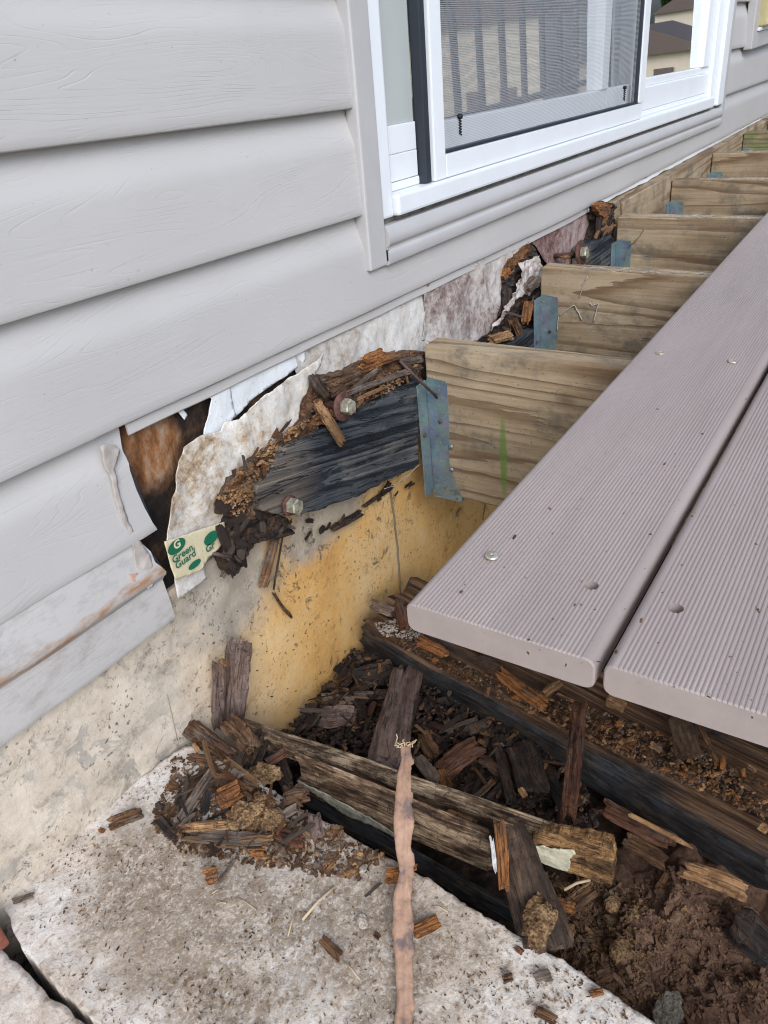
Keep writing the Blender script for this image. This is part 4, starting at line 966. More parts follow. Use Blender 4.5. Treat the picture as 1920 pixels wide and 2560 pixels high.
scatter([(1215, 860), (1250, 830), (1300, 800), (1335, 720), (1350, 700), (1340, 760), (1335, 810), (1290, 850)], 26, (.005, .012), ['rot_dark', 'rot_brown', 'rot_grey'], wallp(.02), 'wood_chip', 'small decayed chip in the cavity before the second joist', 'chips in the rot cavity', seed=9, dirv=Vector((1, 0, .5)))
lg3 = empty('ledger_board', at(1500, 600, 'd', .02), 'crumbling ledger stub where the third joist meets the wall', 'ledger board')
sheet('board', [at(px, py, 'd', .038) for px, py in [(1466, 622), (1490, 603), (1528, 588), (1534, 600), (1534, 700), (1466, 700)]], Vector((1, 0, 0)), V(0, 1, 0), .030, .004, M['ledger'], lg3, None, .001, 90, 6, True, False)
mass([(1482, 515), (1500, 503), (1530, 510), (1545, 518), (1540, 560), (1536, 620), (1480, 620), (1478, 600), (1490, 560)], .020, .016, 'rot_dark', .006, 22, 'decayed_core', lg3)
mass([(1490, 512), (1504, 504), (1528, 511), (1525, 535), (1508, 542), (1494, 530)], .034, .010, 'rot_orange', .005, 23, 'decayed_core', lg3)
scatter([(1490, 530), (1535, 520), (1535, 600), (1490, 600)], 16, (.006, .014), ['rot_dark', 'rot_brown', 'rot_tan'], wallp(.028), 'wood_chip', 'small decayed chip at the third joist end', 'chips at the third joist', seed=10, dirv=Vector((.3, 0, 1)))
# sound ledger beyond
SPJ = .4084
lg4 = tag(wbox('ledger_board', .86, 3.9, .001, .038, -.2375, .022, M['joist'], None, .002, 1, Matrix.Translation(V(.86, 0, 0)) @ Matrix.Rotation(rad(1.2), 4, 'Y') @ Matrix.Translation(V(-.86, 0, 0))), 'sound sawn ledger board running on beyond the third joist', 'ledger board')

# ================================================================== JOISTS
jlab = ['near joist with a green algae streak and tall steel hanger', 'second joist with cobwebs and a steel hanger at its left end', 'third joist with a dark knot by the deck board',
        'fourth joist with a short hanger showing behind the third', 'fifth joist, pale with frayed fibres on its top', 'sixth joist with a mossy green end', 'farthest joist in view, mossy green at the frame edge', 'joist']
def hanger(k, joist):
    x = k * SPJ; h = empty_child('joist_hanger', V(x, .038, -.2), joist)
    t = .0016
    def hb(x0, x1, d0, d1, z0, z1, nm): return nm, x0, x1, d0, d1, z0, z1
    top = -.052
    # near side plate, its face flange folded on to the ledger, bottom seat, far side plate
    side = [(.040, top), (.044, top + .006), (.072, top + .003), (.074, top - .002), (.0735, -.12), (.070, -.16), (.071, -.19), (.088, -.232), (.0885, -.2405), (.040, -.2405)]
    pts = [V(x - .0010, d_, z_) for d_, z_ in side]
    sheet_part = sheet('hanger_side', [V(p_.x, -p_.y - (.0012 if p_.z > -.24 and -p_.y < .041 else 0), p_.z) for p_ in pts], V(0, 1, 0), Vector((-1, 0, 0)), .0014, .01, M['galv'], h, None, 0, 1, k, False)
    wbox('hanger_flange', x - .026, x - .0026, .0385, .0403, -.232, top + .002, M['galv'], h, .0004)
    wbox('hanger_side', x + .0385, x + .0400, .040, .074, -.2405, top, M['galv'], h, .0003); wbox('hanger_flange', x + .0402, x + .064, .0385, .0403, -.232, top, M['galv'], h, .0004)
    wbox('hanger_seat', x - .0024, x + .0400, .0405, .088, -.2422, -.2406, M['galv'], h, .0003)
    for (dd, zz2, r) in ((.060, -.112, .0030), (.0755, -.150, .0042), (.0745, -.188, .0036)):
        link('nail_head', lathe_me('nail_head', [(r * .3, 0), (r, 0), (r * .9, .0012), (r * .3, .0017)], 12), M['nail'] if dd < .07 else M['galv'], h, frame(V(x - .0024, dd, zz2), V(0, 1, 0), Vector((-1, 0, 0))))
    for zz2 in (-.13,):
        link('nail_head', lathe_me('nail_head', [(.0012, 0), (.004, 0), (.0036, .0012), (.0012, .0017)], 12), M['nail'], h, frame(V(x - .017, .0403, zz2), Vector((1, 0, 0)), V(0, 1, 0)))
def empty_child(name, loc, parent):
    mw = Matrix.Translation(loc); o = bpy.data.objects.new(name, None); COL.objects.link(o); o.empty_display_size = .01
    o.parent = parent; o.matrix_basis = PM[parent.name].inverted() @ mw; PM[o.name] = mw; return o
def joist_me(k):
    # local: x = along the joist (grain), y = thickness, z = height
    L, th, h = 1.16, .038, .2375; nx, ny, nz = 60, 3, 14
    bm = bmesh.new(); bmesh.ops.create_cube(bm, size=1)
    for v in bm.verts: v.co = Vector(((v.co.x + .5) * L, (v.co.y + .5) * th, (v.co.z + .5) * h))
    bmesh.ops.bevel(bm, geom=bm.edges[:], offset=.0022, segments=2, affect='EDGES', profile=.6)
    for ax, n_, ln in ((0, nx, L), (2, nz, h)):
        for i in range(1, n_):
            no = Vector((1 if ax == 0 else 0, 0, 1 if ax == 2 else 0)); co = no * (ln * i / n_)
            bmesh.ops.bisect_plane(bm, geom=bm.verts[:] + bm.edges[:] + bm.faces[:], plane_co=co, plane_no=no)
    for v in bm.verts:
        c = v.co.copy(); a = noise.fractal(Vector((c.x * 5, c.y * 9, c.z * 55 + k * 7)), 1, 2, 3)
        v.co.y += .0006 * a; v.co.z += .0009 * noise.noise(Vector((c.x * 16, c.y * 70, k))) * (1 if c.z > .1 else 0)
    return bm_me('joist', bm)
for k in range(8):
    mt = M['joist_algae'] if k == 0 else M['joist_green'] if k in (5, 6) else M['joist']
    m = frame(V(k * SPJ, .0405, -.2375), V(0, 1, 0), Vector((0, 0, 1)))      # x outwards, y along +x world
    j = empty('joist', V(k * SPJ, .04, -.2375), jlab[k] if k < 7 else 'joist hidden farthest along the deck', 'joist', 'floor joists of the deck')
    link('timber', joist_me(k), mt, j, m)
    hanger(k, j)
    # frayed fibres on the top edges
    r = random.Random(k)
    if k in (1, 2, 3, 4):
        vs_, fs = [], []
        for i in range(70):
            d_ = r.uniform(.10, .34); a = V(k * SPJ + r.uniform(0, .014), d_, .0004); l = r.uniform(.004, .016)
            pts = [a, a + Vector((r.gauss(0, .3) * l, -l * .5, l * .25)), a + Vector((r.gauss(0, .4) * l - l * .2, -l, l * .25 * r.random()))]
            mt_ = tube_me('f', pts, .00035, 3); b0 = len(vs_); vs_ += [v.co.copy() for v in mt_.vertices]; fs += [tuple(b0 + q for q in p.vertices) for p in mt_.polygons]; bpy.data.meshes.remove(mt_)
        link('frayed_fibres', me_from('frayed_fibres', vs_, fs), M['thread'], j)['kind'] = 'stuff'
# cobwebs on the second joist
def web(pxs, dd_axis, val, r, lbl, mat='thread'):
    pts = [at(px, py, dd_axis, val) for px, py in pxs]; dense = []
    for a, b in zip(pts, pts[1:]):
        for q in range(5): p = a.lerp(b, q / 5); dense.append(p + noise.noise_vector(p * 200) * .0012)
    dense.append(pts[-1]); return tag(link('cobweb', tube_me('cobweb', dense, r, 4), M[mat]), lbl, 'cobweb', 'cobwebs')
XB = SPJ - .0015
web([(1393, 828), (1396, 790), (1410, 778), (1436, 763), (1448, 785), (1455, 800)], 'x', XB, .0011, 'dusty branching cobweb thread low on the second joist')
web([(1483, 805), (1490, 780), (1497, 757), (1480, 765), (1474, 758)], 'x', XB, .0012, 'small hooked cobweb thread right on the second joist')
web([(1448, 745), (1456, 720), (1470, 690), (1462, 700)], 'x', XB, .0007, 'faint cobweb thread high on the second joist')
web([(1560, 650), (1572, 618), (1600, 590), (1612, 570)], 'x', 2 * SPJ - .0015, .0010, 'dark thread low on the third joist', 'seam')
web([(1050, 1160), (1018, 1190), (985, 1215), (960, 1222)], 'd', .045, .0005, 'cobweb thread across the ledger bottom corner')

# ================================================================== DECK BOARDS
D1, BW, BT, XE = .3363, .140, .025, -.532
def board_me(holes, seed, x1=3.6):
    nr = 41; prof = []
    r = .0065
    # outline (y from 0 to BW, z from 0 to BT); ribs on top
    for a in range(5): t = math.pi / 2 * a / 4; prof.append((r - r * math.sin(t) if False else r * (1 - math.cos(math.pi / 2 - t)) , r * (1 - math.sin(math.pi / 2 - t))))
    prof = []
    def arc(cy, cz, a0, a1, n=5): return [(cy + r * math.cos(rad(a0 + (a1 - a0) * i / (n - 1))), cz + r * math.sin(rad(a0 + (a1 - a0) * i / (n - 1)))) for i in range(n)]
    prof += arc(r, r, 270, 180); prof += arc(r, BT - r, 180, 90)
    y0, y1 = r + .001, BW - r - .001; pitch = (y1 - y0) / nr
    for i in range(nr):
        y = y0 + i * pitch; prof += [(y + pitch * .08, BT - .00035), (y + pitch * .34, BT - .00035), (y + pitch * .50, BT + .0001), (y + pitch * .86, BT + .0001)]
    prof += arc(BW - r, BT - r, 90, 0); prof += arc(BW - r, r, 0, -90)
    prof = [(-y, z) for y, z in prof]
    n = 24; xs = [XE + .0012] + [XE + (x1 - XE) * (i / n) ** 1.5 for i in range(1, n + 1)]
    # rounded nose at the cut end: inset first ring
    me = extrude_me('deck_board', prof, [XE] + xs, None)
    cy, cz = -BW / 2, BT / 2; m_ = len(prof)
    for i in range(m_):
        v = me.vertices[i]; v.co.y = cy + (v.co.y - cy) * (1 - .0010 / BW * 2); v.co.z = cz + (v.co.z - cz) * (1 - .0009 / BT * 2)
    me.set_sharp_from_angle(angle=rad(30)) if hasattr(me, 'set_sharp_from_angle') else None
    bm = bmesh.new(); bm.from_mesh(me); bmesh.ops.recalc_face_normals(bm, faces=bm.faces[:]); bm.to_mesh(me); bm.free()
    return me
def screw(px, py, parent, z, proud):
    c = at(px, py, 'z', z)
    s = empty_child('screw', c, parent); rr_ = .0052
    link('screw_head', lathe_me('screw_head', [(.001, -.004), (rr_ * .8, -.001), (rr_, .0), (rr_, .0008), (rr_ * .8, .0016), (rr_ * .35, .0017), (rr_ * .25, .0008), (.0004, .0006)], 20), M['screw'], s, Matrix.Translation(c + Vector((0, 0, proud))) @ Matrix.Rotation(.1, 4, 'X'))
blab = ['outermost deck board beside the open pit, two screws and a hole', 'second deck board with one screw hole near its cut end', 'third deck board from the open pit', 'fourth deck board from the open pit', 'fifth deck board from the open pit', 'sixth deck board from the open pit']
holes = {0: [(1478, 1463)], 1: [(1689, 1522)]}
for i in range(6):
    d0 = D1 + i * (BW + .0055)
    me = board_me(None, i)
    m = Matrix.Translation(V(0, d0, .0006 * (i % 2)))
    b = link('deck_board', me, M['deck'], None, m); tag(b, blab[i], 'deck board', 'composite deck boards')
    if i in holes:
        for (px, py) in holes[i]:
            c = at(px, py, 'z', BT)
            cut = bpy.data.objects.new('cutter', lathe_me('cutter', [(.0052, -.014), (.0052, .01)], 20, False)); COL.objects.link(cut); cut.location = c
            md = b.modifiers.new('hole', 'BOOLEAN'); md.object = cut; md.operation = 'DIFFERENCE'; md.solver = 'EXACT'
            bpy.context.view_layer.update(); dg = bpy.context.evaluated_depsgraph_get()
            nm = bpy.data.meshes.new_from_object(b.evaluated_get(dg)); b.modifiers.clear(); b.data = nm; bpy.data.objects.remove(cut)
    if i == 0:
        screw(1230, 1396, b, BT, .002); screw(1651, 884, b, BT, .0006); screw(1831, 905, b, BT, .0004)

# outer rim joist and railing, seen only as reflections in the door
tag(wbox('rim_joist', -.1, 3.6, 1.202, 1.24, -.2375, 0, M['joist'], None, .002), 'outer rim joist closing the deck frame', 'joist')
# ================================================================== PIT TIMBERS
def timber(name, A, B, up, W, H, mat, seed, lbl, cat='beam', amp=.002, jag=.012, endmat=None, hollow=0.0, nx=70, N_=None):
    """a long decayed timber: rectangular section, eroded along the grain; A-B is the top near edge line centre"""
    u = (B - A).normalized(); L = (B - A).length; m = frame((A + B) / 2, u, up)
    sec = []; ny, nz = 12, 8
    for i in range(ny): sec.append((-W / 2 + W * i / ny, H / 2))
    for i in range(nz): sec.append((W / 2, H / 2 - H * i / nz))
    for i in range(ny): sec.append((W / 2 - W * i / ny, -H / 2))
    for i in range(nz): sec.append((-W / 2, -H / 2 + H * i / nz))
    r = random.Random(seed); ms = len(sec); e0 = [r.random() * jag for _ in sec]; e1 = [r.random() * jag for _ in sec]
    vs_ = []
    for i in range(nx + 1):
        t = i / nx
        for j, (y, z) in enumerate(sec):
            x = (-L / 2 + e0[j]) * (1 - t) + (L / 2 - e1[j]) * t
            g = noise.fractal(Vector((x * 3.5, y * 120, z * 120 + seed)), 1, 2, 3); c2 = noise.noise(Vector((x * 9, y * 25, seed)))
            yy, zz3 = y, z; k = amp * (g * .9 + c2 * .8)
            corner = (abs(y) / (W / 2)) ** 6 * (abs(z) / (H / 2)) ** 6
            zz3 += k * (1 if z > 0 else -.5) - corner * z * .10; yy += k * (1 if y > 0 else -1) * .7 - corner * y * .04
            if hollow and z > H / 2 - hollow:      # rotted away from the back rim to just behind the near ridge
                fac = 1.0 if y > -W * .05 else min(1, 3.0 * max(0, 1 - (2 * y / W) ** 2 * 1.5))
                zz3 = min(zz3, H / 2 - hollow * fac * (.75 + .4 * noise.noise(Vector((x * 9, y * 30, seed)))) + .003 * noise.noise(Vector((x * 60, y * 200, seed))))
            vs_.append((x, yy, zz3))
    fs = []
    for i in range(nx):
        for j in range(ms): a = i * ms + j; b = i * ms + (j + 1) % ms; fs.append((a, b, b + ms, a + ms))
    for i in (0, nx):
        c = len(vs_); vs_.append(tuple(sum(vs_[i * ms + j][q] for j in range(ms)) / ms for q in range(3)))
        for j in range(ms): fs.append((i * ms + j, i * ms + (j + 1) % ms, c))
    me = me_from(name, vs_, fs); bm = bmesh.new(); bm.from_mesh(me); bmesh.ops.recalc_face_normals(bm, faces=bm.faces[:]); bm.to_mesh(me); bm.free()
    o = link(name, me, M[mat], None, m); tag(o, lbl, cat); return o, m
UP = Vector((0, 0, 1))
# black beam: near top edge from the wall down to the lower right
zb = -.348
A = at(885, 1547, 'z', zb); B = at(1960, 2160, 'z', zb - .012)
dirn = (B - A).normalized(); side = UP.cross(dirn).normalized()
if side.x < 0: side = -side
Wb, Hb = .135, .062
upb = (UP + side * -.10).normalized()
bm_o, bm_m = timber('beam', A + side * Wb / 2 - UP * Hb / 2, B + side * Wb / 2 - UP * Hb / 2, upb, Wb, Hb, 'beam_dark', 5, 'long black wet beam running from the foundation under the boards', amp=.0028, jag=.02)
def on_beam(px, py, h=.004): return at(px, py, 'z', zb + h)
# the pale-ended lath
A = at(600, 1800, 'z', -.318); B = at(1536, 2140, 'z', -.322)
A2 = at(607, 1793, 'z', -.308); B2 = at(1533, 2097, 'z', -.308)
dl = (B2 - A2).normalized(); sl_ = UP.cross(dl).normalized(); sl_ = sl_ if sl_.x > 0 else -sl_
Wl, Hl = .017, .024
lath_m = timber('timber', A2 - sl_ * Wl / 2 - UP * Hl / 2, B2 - sl_ * Wl / 2 - UP * Hl / 2, UP, Wl, Hl, 'post_wood', 8, 'narrow decayed timber with an orange end and pale paint patch', 'timber', .0022, .006)
lo_, lm_ = lath_m
# orange decayed end on its near face and the paint patch (real thin layers)
def face_sheet(name, pxs, z_or, mat, parent, th, amp, seed, jag=.001, res=.0025, lift=.0012, origin=None, nrm=None, udir=None, smooth=True):
    """layer lying on a plane through origin with normal nrm"""
    pts = []
    for px, py in pxs:
        v = RM @ Vector(((px - 960) / FPX, -(py - 1280) / FPX, -1)); t = (origin - CAM).dot(nrm) / v.dot(nrm); pts.append(CAM + v * t + nrm * lift)
    return sheet(name, pts, udir, nrm, th, res, mat, parent, lambda x, y: amp * noise.fractal(Vector((x * 60, y * 260, seed)), 1, 2, 3), jag, 160, seed, smooth, False)
fo = B2 - sl_ * Wl - UP * .01; fn_ = -sl_
face_sheet('decayed_end', [(1340, 2075), (1400, 2078), (1460, 2088), (1533, 2104), (1536, 2150), (1531, 2204), (1480, 2192), (1420, 2172), (1370, 2150), (1318, 2124), (1300, 2100), (1330, 2096)], 0, M['post_end'], lo_, .012, .0022, 3, .0025, lift=.0035, origin=fo, nrm=fn_, udir=dl)
face_sheet('paint_patch', [(1320, 2107), (1345, 2103), (1360, 2100), (1380, 2108), (1410, 2110), (1438, 2113), (1442, 2122), (1430, 2130), (1432, 2148), (1424, 2165), (1400, 2160), (1370, 2148), (1345, 2138), (1332, 2122)], 0, M['paint'], lo_, .001, .0006, 4, .0015, .002, lift=.0068, origin=fo, nrm=fn_, udir=dl)
M['paint_old'] = plain('weathered_paint', (.30, .29, .235), .8, .2, nz=.6, sc=120, bstr=.9, bd=.001, bsc=260)
# the hollowed post in front
A3 = at(727, 1880, 'z', -.292); B3 = at(1235, 2085, 'z', -.292)
dp = (B3 - A3).normalized(); sp_ = UP.cross(dp).normalized(); sp_ = sp_ if sp_.x > 0 else -sp_
Wp, Hp = .040, .070
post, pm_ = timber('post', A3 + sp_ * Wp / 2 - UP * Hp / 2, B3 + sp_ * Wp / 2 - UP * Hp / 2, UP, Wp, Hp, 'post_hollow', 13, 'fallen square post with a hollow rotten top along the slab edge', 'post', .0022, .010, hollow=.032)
for q, (a, b, wd, mt) in enumerate([((800, 1905), (880, 1945), 22, 'rot_dark'), ((870, 1945), (960, 1975), 24, 'rot_brown'), ((985, 1985), (1050, 2010), 22, 'rot_dark'), ((1040, 2010), (1120, 2040), 26, 'rot_dark'), ((1110, 2030), (1190, 2062), 26, 'rot_brown'), ((1128, 2050), (1150, 2035), 16, 'rot_orange')]):
    tag(bit('wood_splinter', at(*a, 'z', -.312), at(*b, 'z', -.312), wd, mt, .6, jag=.2, groove=.25), ['black splinter in the post hollow near its far end', 'brown splinter in the post hollow left of the caulk strip', 'black splinter in the post hollow right behind the caulk strip', 'dark splinter in the middle of the post hollow', 'brown splinter in the post hollow near the stake', 'small orange chip in the post hollow near the stake'][q], 'wood fragment')
fo2 = A3 - UP * .02; fn2 = -sp_
face_sheet('paint_streak', [(745, 1946), (790, 1966), (850, 1996), (920, 2034), (985, 2074), (1030, 2102), (1000, 2094), (930, 2058), (880, 2038), (850, 2022), (800, 1986), (755, 1962)], 0, M['paint_old'], post, .0008, .0005, 5, .0022, lift=.0034, origin=fo2, nrm=fn2, udir=dp)
tag(bit('plank', at(745, 1990, 'z', -.395), at(1300, 2300, 'z', -.385), 62, 'beam_dark', .35, up=-sp_ + UP * .2, jag=.02, N_=14), 'black wet plank on edge between the fallen post and the slab', 'plank')
# stake leaning on the slab edge
SA = at(1262, 2058, 'z', -.262); SB = at(1385, 2385, 'z', -.300)
su = SB - SA; sn = (CAM - (SA + SB) / 2).normalized()
tag(bit('stake', at(1270, 2062, 'z', -.262), at(1368, 2385, 'z', -.298), 84, 'beam_brown', .4, up=sn, jag=.06, groove=.08, N_=18, M_=30, bend=.02, taper=-.5), 'broad split stake leaning against the end of the fallen post', 'stake')
stk = bpy.data.objects[-1] if False else None
tag(bit('wood_splinter', at(1246, 2050, 'z', -.258), at(1262, 2228, 'z', -.275), 30, 'rot_orange', .7, up=sn, jag=.08, groove=.2, N_=10), 'cracked orange splinter standing at the fallen post end', 'wood fragment')
tag(bit('wood_splinter', at(1228, 2090, 'z', -.262), at(1240, 2185, 'z', -.270), 13, 'whitepaint', .6, up=sn, jag=.4, groove=.35), 'white painted sliver at the fallen post end', 'wood fragment')
tag(link('stone', clump_me('stone', .0165, 5, (1.2, .8, .28), .4, 4), M['clump'], None, frame(at(1345, 2300, 'z', -.274), Vector((1, .2, 0)), sn)), 'rough yellowish lump stuck on the leaning stake foot', 'stone')
tag(bit('caulk_scrap', at(1335, 2140, 'z', -.345), at(1355, 2222, 'z', -.345), 18, 'caulk', .4, jag=.3, groove=.3, bend=.5), 'small pink caulk scrap hanging behind the leaning stake', 'caulk')

# ================================================================== PIT DEBRIS (single pieces)
zp = -.40
pit_bits = [
 ('wood_chunk', 'tall purplish grey chunk leaning on the yellow foundation', (596, 1600, 'd', .018), (580, 1822, 'z', -.335), 62, 'rot_purple', .45),
 ('wood_chunk', 'shorter purplish chunk left of the tall leaning one', (545, 1645, 'd', .018), (545, 1825, 'z', -.325), 40, 'rot_purple', .6),
 ('wood_chip', 'tiny square chip perched on the leaning chunk pair', (552, 1650, 'd', .034), (568, 1662, 'd', .034), 16, 'rot_tan', .6),
 ('wood_chunk', 'dark brown blocky chunk at the slab corner', (447, 1795, 'z', -.286), (585, 1895, 'z', -.290), 52, 'rot_brown', .8),
 ('wood_chunk', 'ridged tan-brown chunk right of the slab corner chunk', (570, 1800, 'z', -.290), (630, 1875, 'z', -.285), 62, 'rot_brown', .7),
 ('wood_chunk', 'black upright chunk between ridged chunk and fallen post', (655, 1830, 'z', -.310), (615, 1920, 'z', -.305), 34, 'rot_dark', .8),
 ('wood_splinter', 'thin black splinter standing beside the black chunk', (672, 1845, 'z', -.312), (636, 1930, 'z', -.300), 14, 'rot_dark', .8),
 ('wood_chunk', 'reddish brown rounded chunk near the fallen post end', (668, 1912, 'z', -.318), (716, 1876, 'z', -.318), 32, 'rot_red', .8),
 ('wood_chunk', 'black lump tucked under the fallen post end', (700, 1905, 'z', -.325), (722, 1965, 'z', -.31), 34, 'rot_dark', .9),
 ('wood_log', 'long splintered log standing up to the black beam', (1020, 1672, 'z', -.385), (968, 1935, 'z', -.352), 92, 'rot_purple', .6),
 ('wood_splinter', 'pale grey splinter along the splintered log left side', (1000, 1675, 'z', -.372), (945, 1905, 'z', -.345), 20, 'rot_grey', .7),
 ('wood_chunk', 'purplish layered chunk lying left of the splintered log', (795, 1790, 'z', -.392), (890, 1795, 'z', -.392), 54, 'rot_purple', .6),
 ('wood_chunk', 'slate grey chunk behind the purplish layered chunk', (800, 1745, 'z', -.40), (886, 1752, 'z', -.40), 30, 'rot_grey', .6),
 ('wood_chunk', 'flat grey plank piece at the foundation foot', (880, 1738, 'z', -.41), (965, 1738, 'z', -.41), 26, 'rot_grey', .4),
 ('wood_chunk', 'big black lump in the shade beneath the beam end', (885, 1705, 'z', -.40), (985, 1670, 'z', -.40), 66, 'rot_dark', .7),
 ('wood_chunk', 'brown slab between the caulk strip and pit centre', (1055, 1830, 'z', -.385), (1092, 1890, 'z', -.385), 44, 'rot_brown', .5),
 ('wood_chunk', 'broad dark red plank piece in the middle of the pit', (1095, 1935, 'z', -.375), (1205, 1862, 'z', -.375), 56, 'rot_red', .35),
 ('wood_chunk', 'twisted orange brown chunk above the narrow timber', (1100, 1930, 'z', -.368), (1125, 1990, 'z', -.360), 32, 'rot_orange', .8),
 ('wood_chunk', 'greenish grey slab leaning behind the caulk strip', (1045, 1890, 'z', -.37), (1090, 1960, 'z', -.362), 36, 'rot_grey', .5),
 ('wood_plate', 'broad black plate leaning under the black beam', (1290, 1850, 'z', -.385), (1340, 1990, 'z', -.352), 88, 'rot_dark', .16),
 ('wood_splinter', 'dark slat leaning left of the broad black plate', (1238, 1845, 'z', -.39), (1285, 2020, 'z', -.345), 26, 'rot_dark', .5),
 ('wood_splinter', 'dark tapering slat right of the broad black plate', (1362, 1930, 'z', -.37), (1440, 2062, 'z', -.335), 30, 'rot_dark', .5),
 ('wood_stake', 'thin reddish black stake standing before the black beam', (1447, 1745, 'z', -.318), (1425, 2055, 'z', -.330), 50, 'rot_red', .3),
 ('wood_splinter', 'slim brown splinter fanned out in the pit bottom', (1180, 2000, 'z', -.375), (1235, 1950, 'z', -.375), 20, 'rot_brown', .6),
 ('wood_splinter', 'slim dark splinter parallel to the fanned brown one', (1205, 2010, 'z', -.375), (1262, 1955, 'z', -.37), 17, 'rot_dark', .6),
 ('wood_chunk', 'small amber chunk in the pit under the beam', (1205, 1815, 'z', -.40), (1225, 1840, 'z', -.40), 28, 'rot_orange', .7),
 ('wood_chunk', 'dull brown chunk under the beam left of the amber one', (1115, 1800, 'z', -.40), (1130, 1835, 'z', -.40), 24, 'rot_brown', .7),
 ('wood_chunk', 'red brown chunk right of the broad dark red piece', (1200, 1900, 'z', -.38), (1260, 1935, 'z', -.375), 34, 'rot_red', .6),
 ('wood_chip', 'cream coloured chip on the black plate bottom', (1300, 1970, 'z', -.345), (1312, 1993, 'z', -.345), 16, 'rot_tan', .6),
 ('wood_chunk', 'brown ridged slab lying under the narrow timber end', (1395, 2290, 'z', -.40), (1490, 2215, 'z', -.40), 36, 'rot_brown', .5),
 ('wood_chunk', 'light tan ridged slab on the soil below the black beam', (1705, 2167, 'z', -.375), (1872, 2236, 'z', -.375), 46, 'rot_tan', .4),
 ('wood_chunk', 'dark brown plank along the foot of the black beam', (1500, 2010, 'z', -.39), (1690, 2110, 'z', -.395), 46, 'rot_red', .5),
 ('wood_chunk', 'brown plank piece emerging right under the black beam', (1560, 2100, 'z', -.41), (1670, 2160, 'z', -.41), 44, 'rot_brown', .5),
 ('wood_splinter', 'pale brown splinter stripped off the black beam side', (1570, 2035, 'z', -.375), (1735, 2120, 'z', -.38), 12, 'rot_tan', .5),
 ('wood_chunk', 'orange brown chunk sticking out of the soil by the stake', (1380, 2255, 'z', -.39), (1440, 2270, 'z', -.39), 26, 'rot_orange', .6),
 ('wood_chunk', 'brown stick upright in the soil near the slab edge', (1452, 2420, 'z', -.40), (1465, 2385, 'z', -.37), 16, 'rot_brown', .7),
 ('wood_chunk', 'brown shard at the slab edge low in the pit', (1480, 2450, 'z', -.38), (1530, 2425, 'z', -.38), 28, 'rot_brown', .5),
]
for nm, lb, a, b, wd, mt, th in pit_bits:
    tag(bit(nm, at(*a[:2], a[2], a[3]), at(*b[:2], b[2], b[3]), wd, mt, th, jag=.16, groove=.22, M_=30, N_=14, taper=.55 if nm == 'wood_stake' and False else 0), lb, 'wood fragment', 'single wood pieces in the pit')
beam_bits = [
 ('wood_chunk', 'ridged orange chunk on the black beam under the board edge', (1245, 1672), (1368, 1768), 40, 'rot_orange', .6, .012),
 ('wood_chunk', 'rounded amber stick touching the outermost deck board', (1355, 1738), (1400, 1707), 24, 'rot_tan', .9, .010),
 ('wood_chunk', 'red brown slab under the outermost board corner', (1042, 1600), (1118, 1632), 34, 'rot_orange', .5, .010),
 ('wood_chunk', 'dark grey slab on the beam behind the orange chunk', (1195, 1648), (1262, 1672), 26, 'rot_dark', .5, .006),
 ('wood_chunk', 'tan block of broken layers on the beam under the gap', (1520, 1748), (1565, 1768), 34, 'rot_tan', .7, .010),
 ('wood_splinter', 'pale splinter beside the amber stick on the beam', (1390, 1733), (1438, 1756), 10, 'rot_tan', .7, .006),
 ('wood_chunk', 'dark greyish slab leaning under the second deck board', (1690, 1785), (1722, 1895), 74, 'beam_brown', .3, .020),
 ('wood_splinter', 'thin brown splinter right of the leaning grey slab', (1745, 1810), (1795, 1905), 14, 'rot_brown', .6, .014),
 ('wood_chip', 'light tan chip alone on the beam centre', (1622, 1860), (1655, 1876), 18, 'rot_tan', .6, .006),
 ('wood_chip', 'small tan chip near the far right of the beam', (1870, 1915), (1892, 1930), 12, 'rot_tan', .7, .006),
 ('wood_chip', 'bright yellow chip at the right frame edge on the beam', (1900, 2062), (1918, 2078), 22, 'rot_tan', .7, .008),
 ('wood_splinter', 'flat brown lath on the beam at the right edge', (1855, 1950), (1930, 2000), 24, 'rot_brown', .4, .006),
 ('wood_chunk', 'black knobbly lump at the wall end of the beam', (1000, 1500), (1015, 1570), 42, 'rot_red', .8, .012),
 ('wood_chunk', 'grey green chunk on the wall end of the beam', (925, 1510), (985, 1530), 32, 'rot_grey', .6, .010),
]
for nm, lb, a, b, wd, mt, th, h in beam_bits:
    tag(bit(nm, on_beam(*a, h), on_beam(*b, h), wd, mt, th, jag=.2, groove=.22), lb, 'wood fragment', 'pieces lying on the black beam')
rr = random.Random(9)
scatter([(640, 1900), (700, 1840), (830, 1700), (880, 1620), (1000, 1660), (1250, 1790), (1420, 1890), (1420, 2060), (1250, 2030), (1000, 1930), (800, 1850)], 108, (.008, .024), ['rot_dark', 'rot_dark', 'rot_dark', 'rot_red', 'rot_brown', 'rot_grey'],
        lambda px, py: at(px, py, 'z', -.428 + .03 * rr.random()), 'wood_chip', 'dark rotted wood piece in the heap at the pit bottom', 'dark wood pieces at the pit bottom', seed=20, lift=.012)
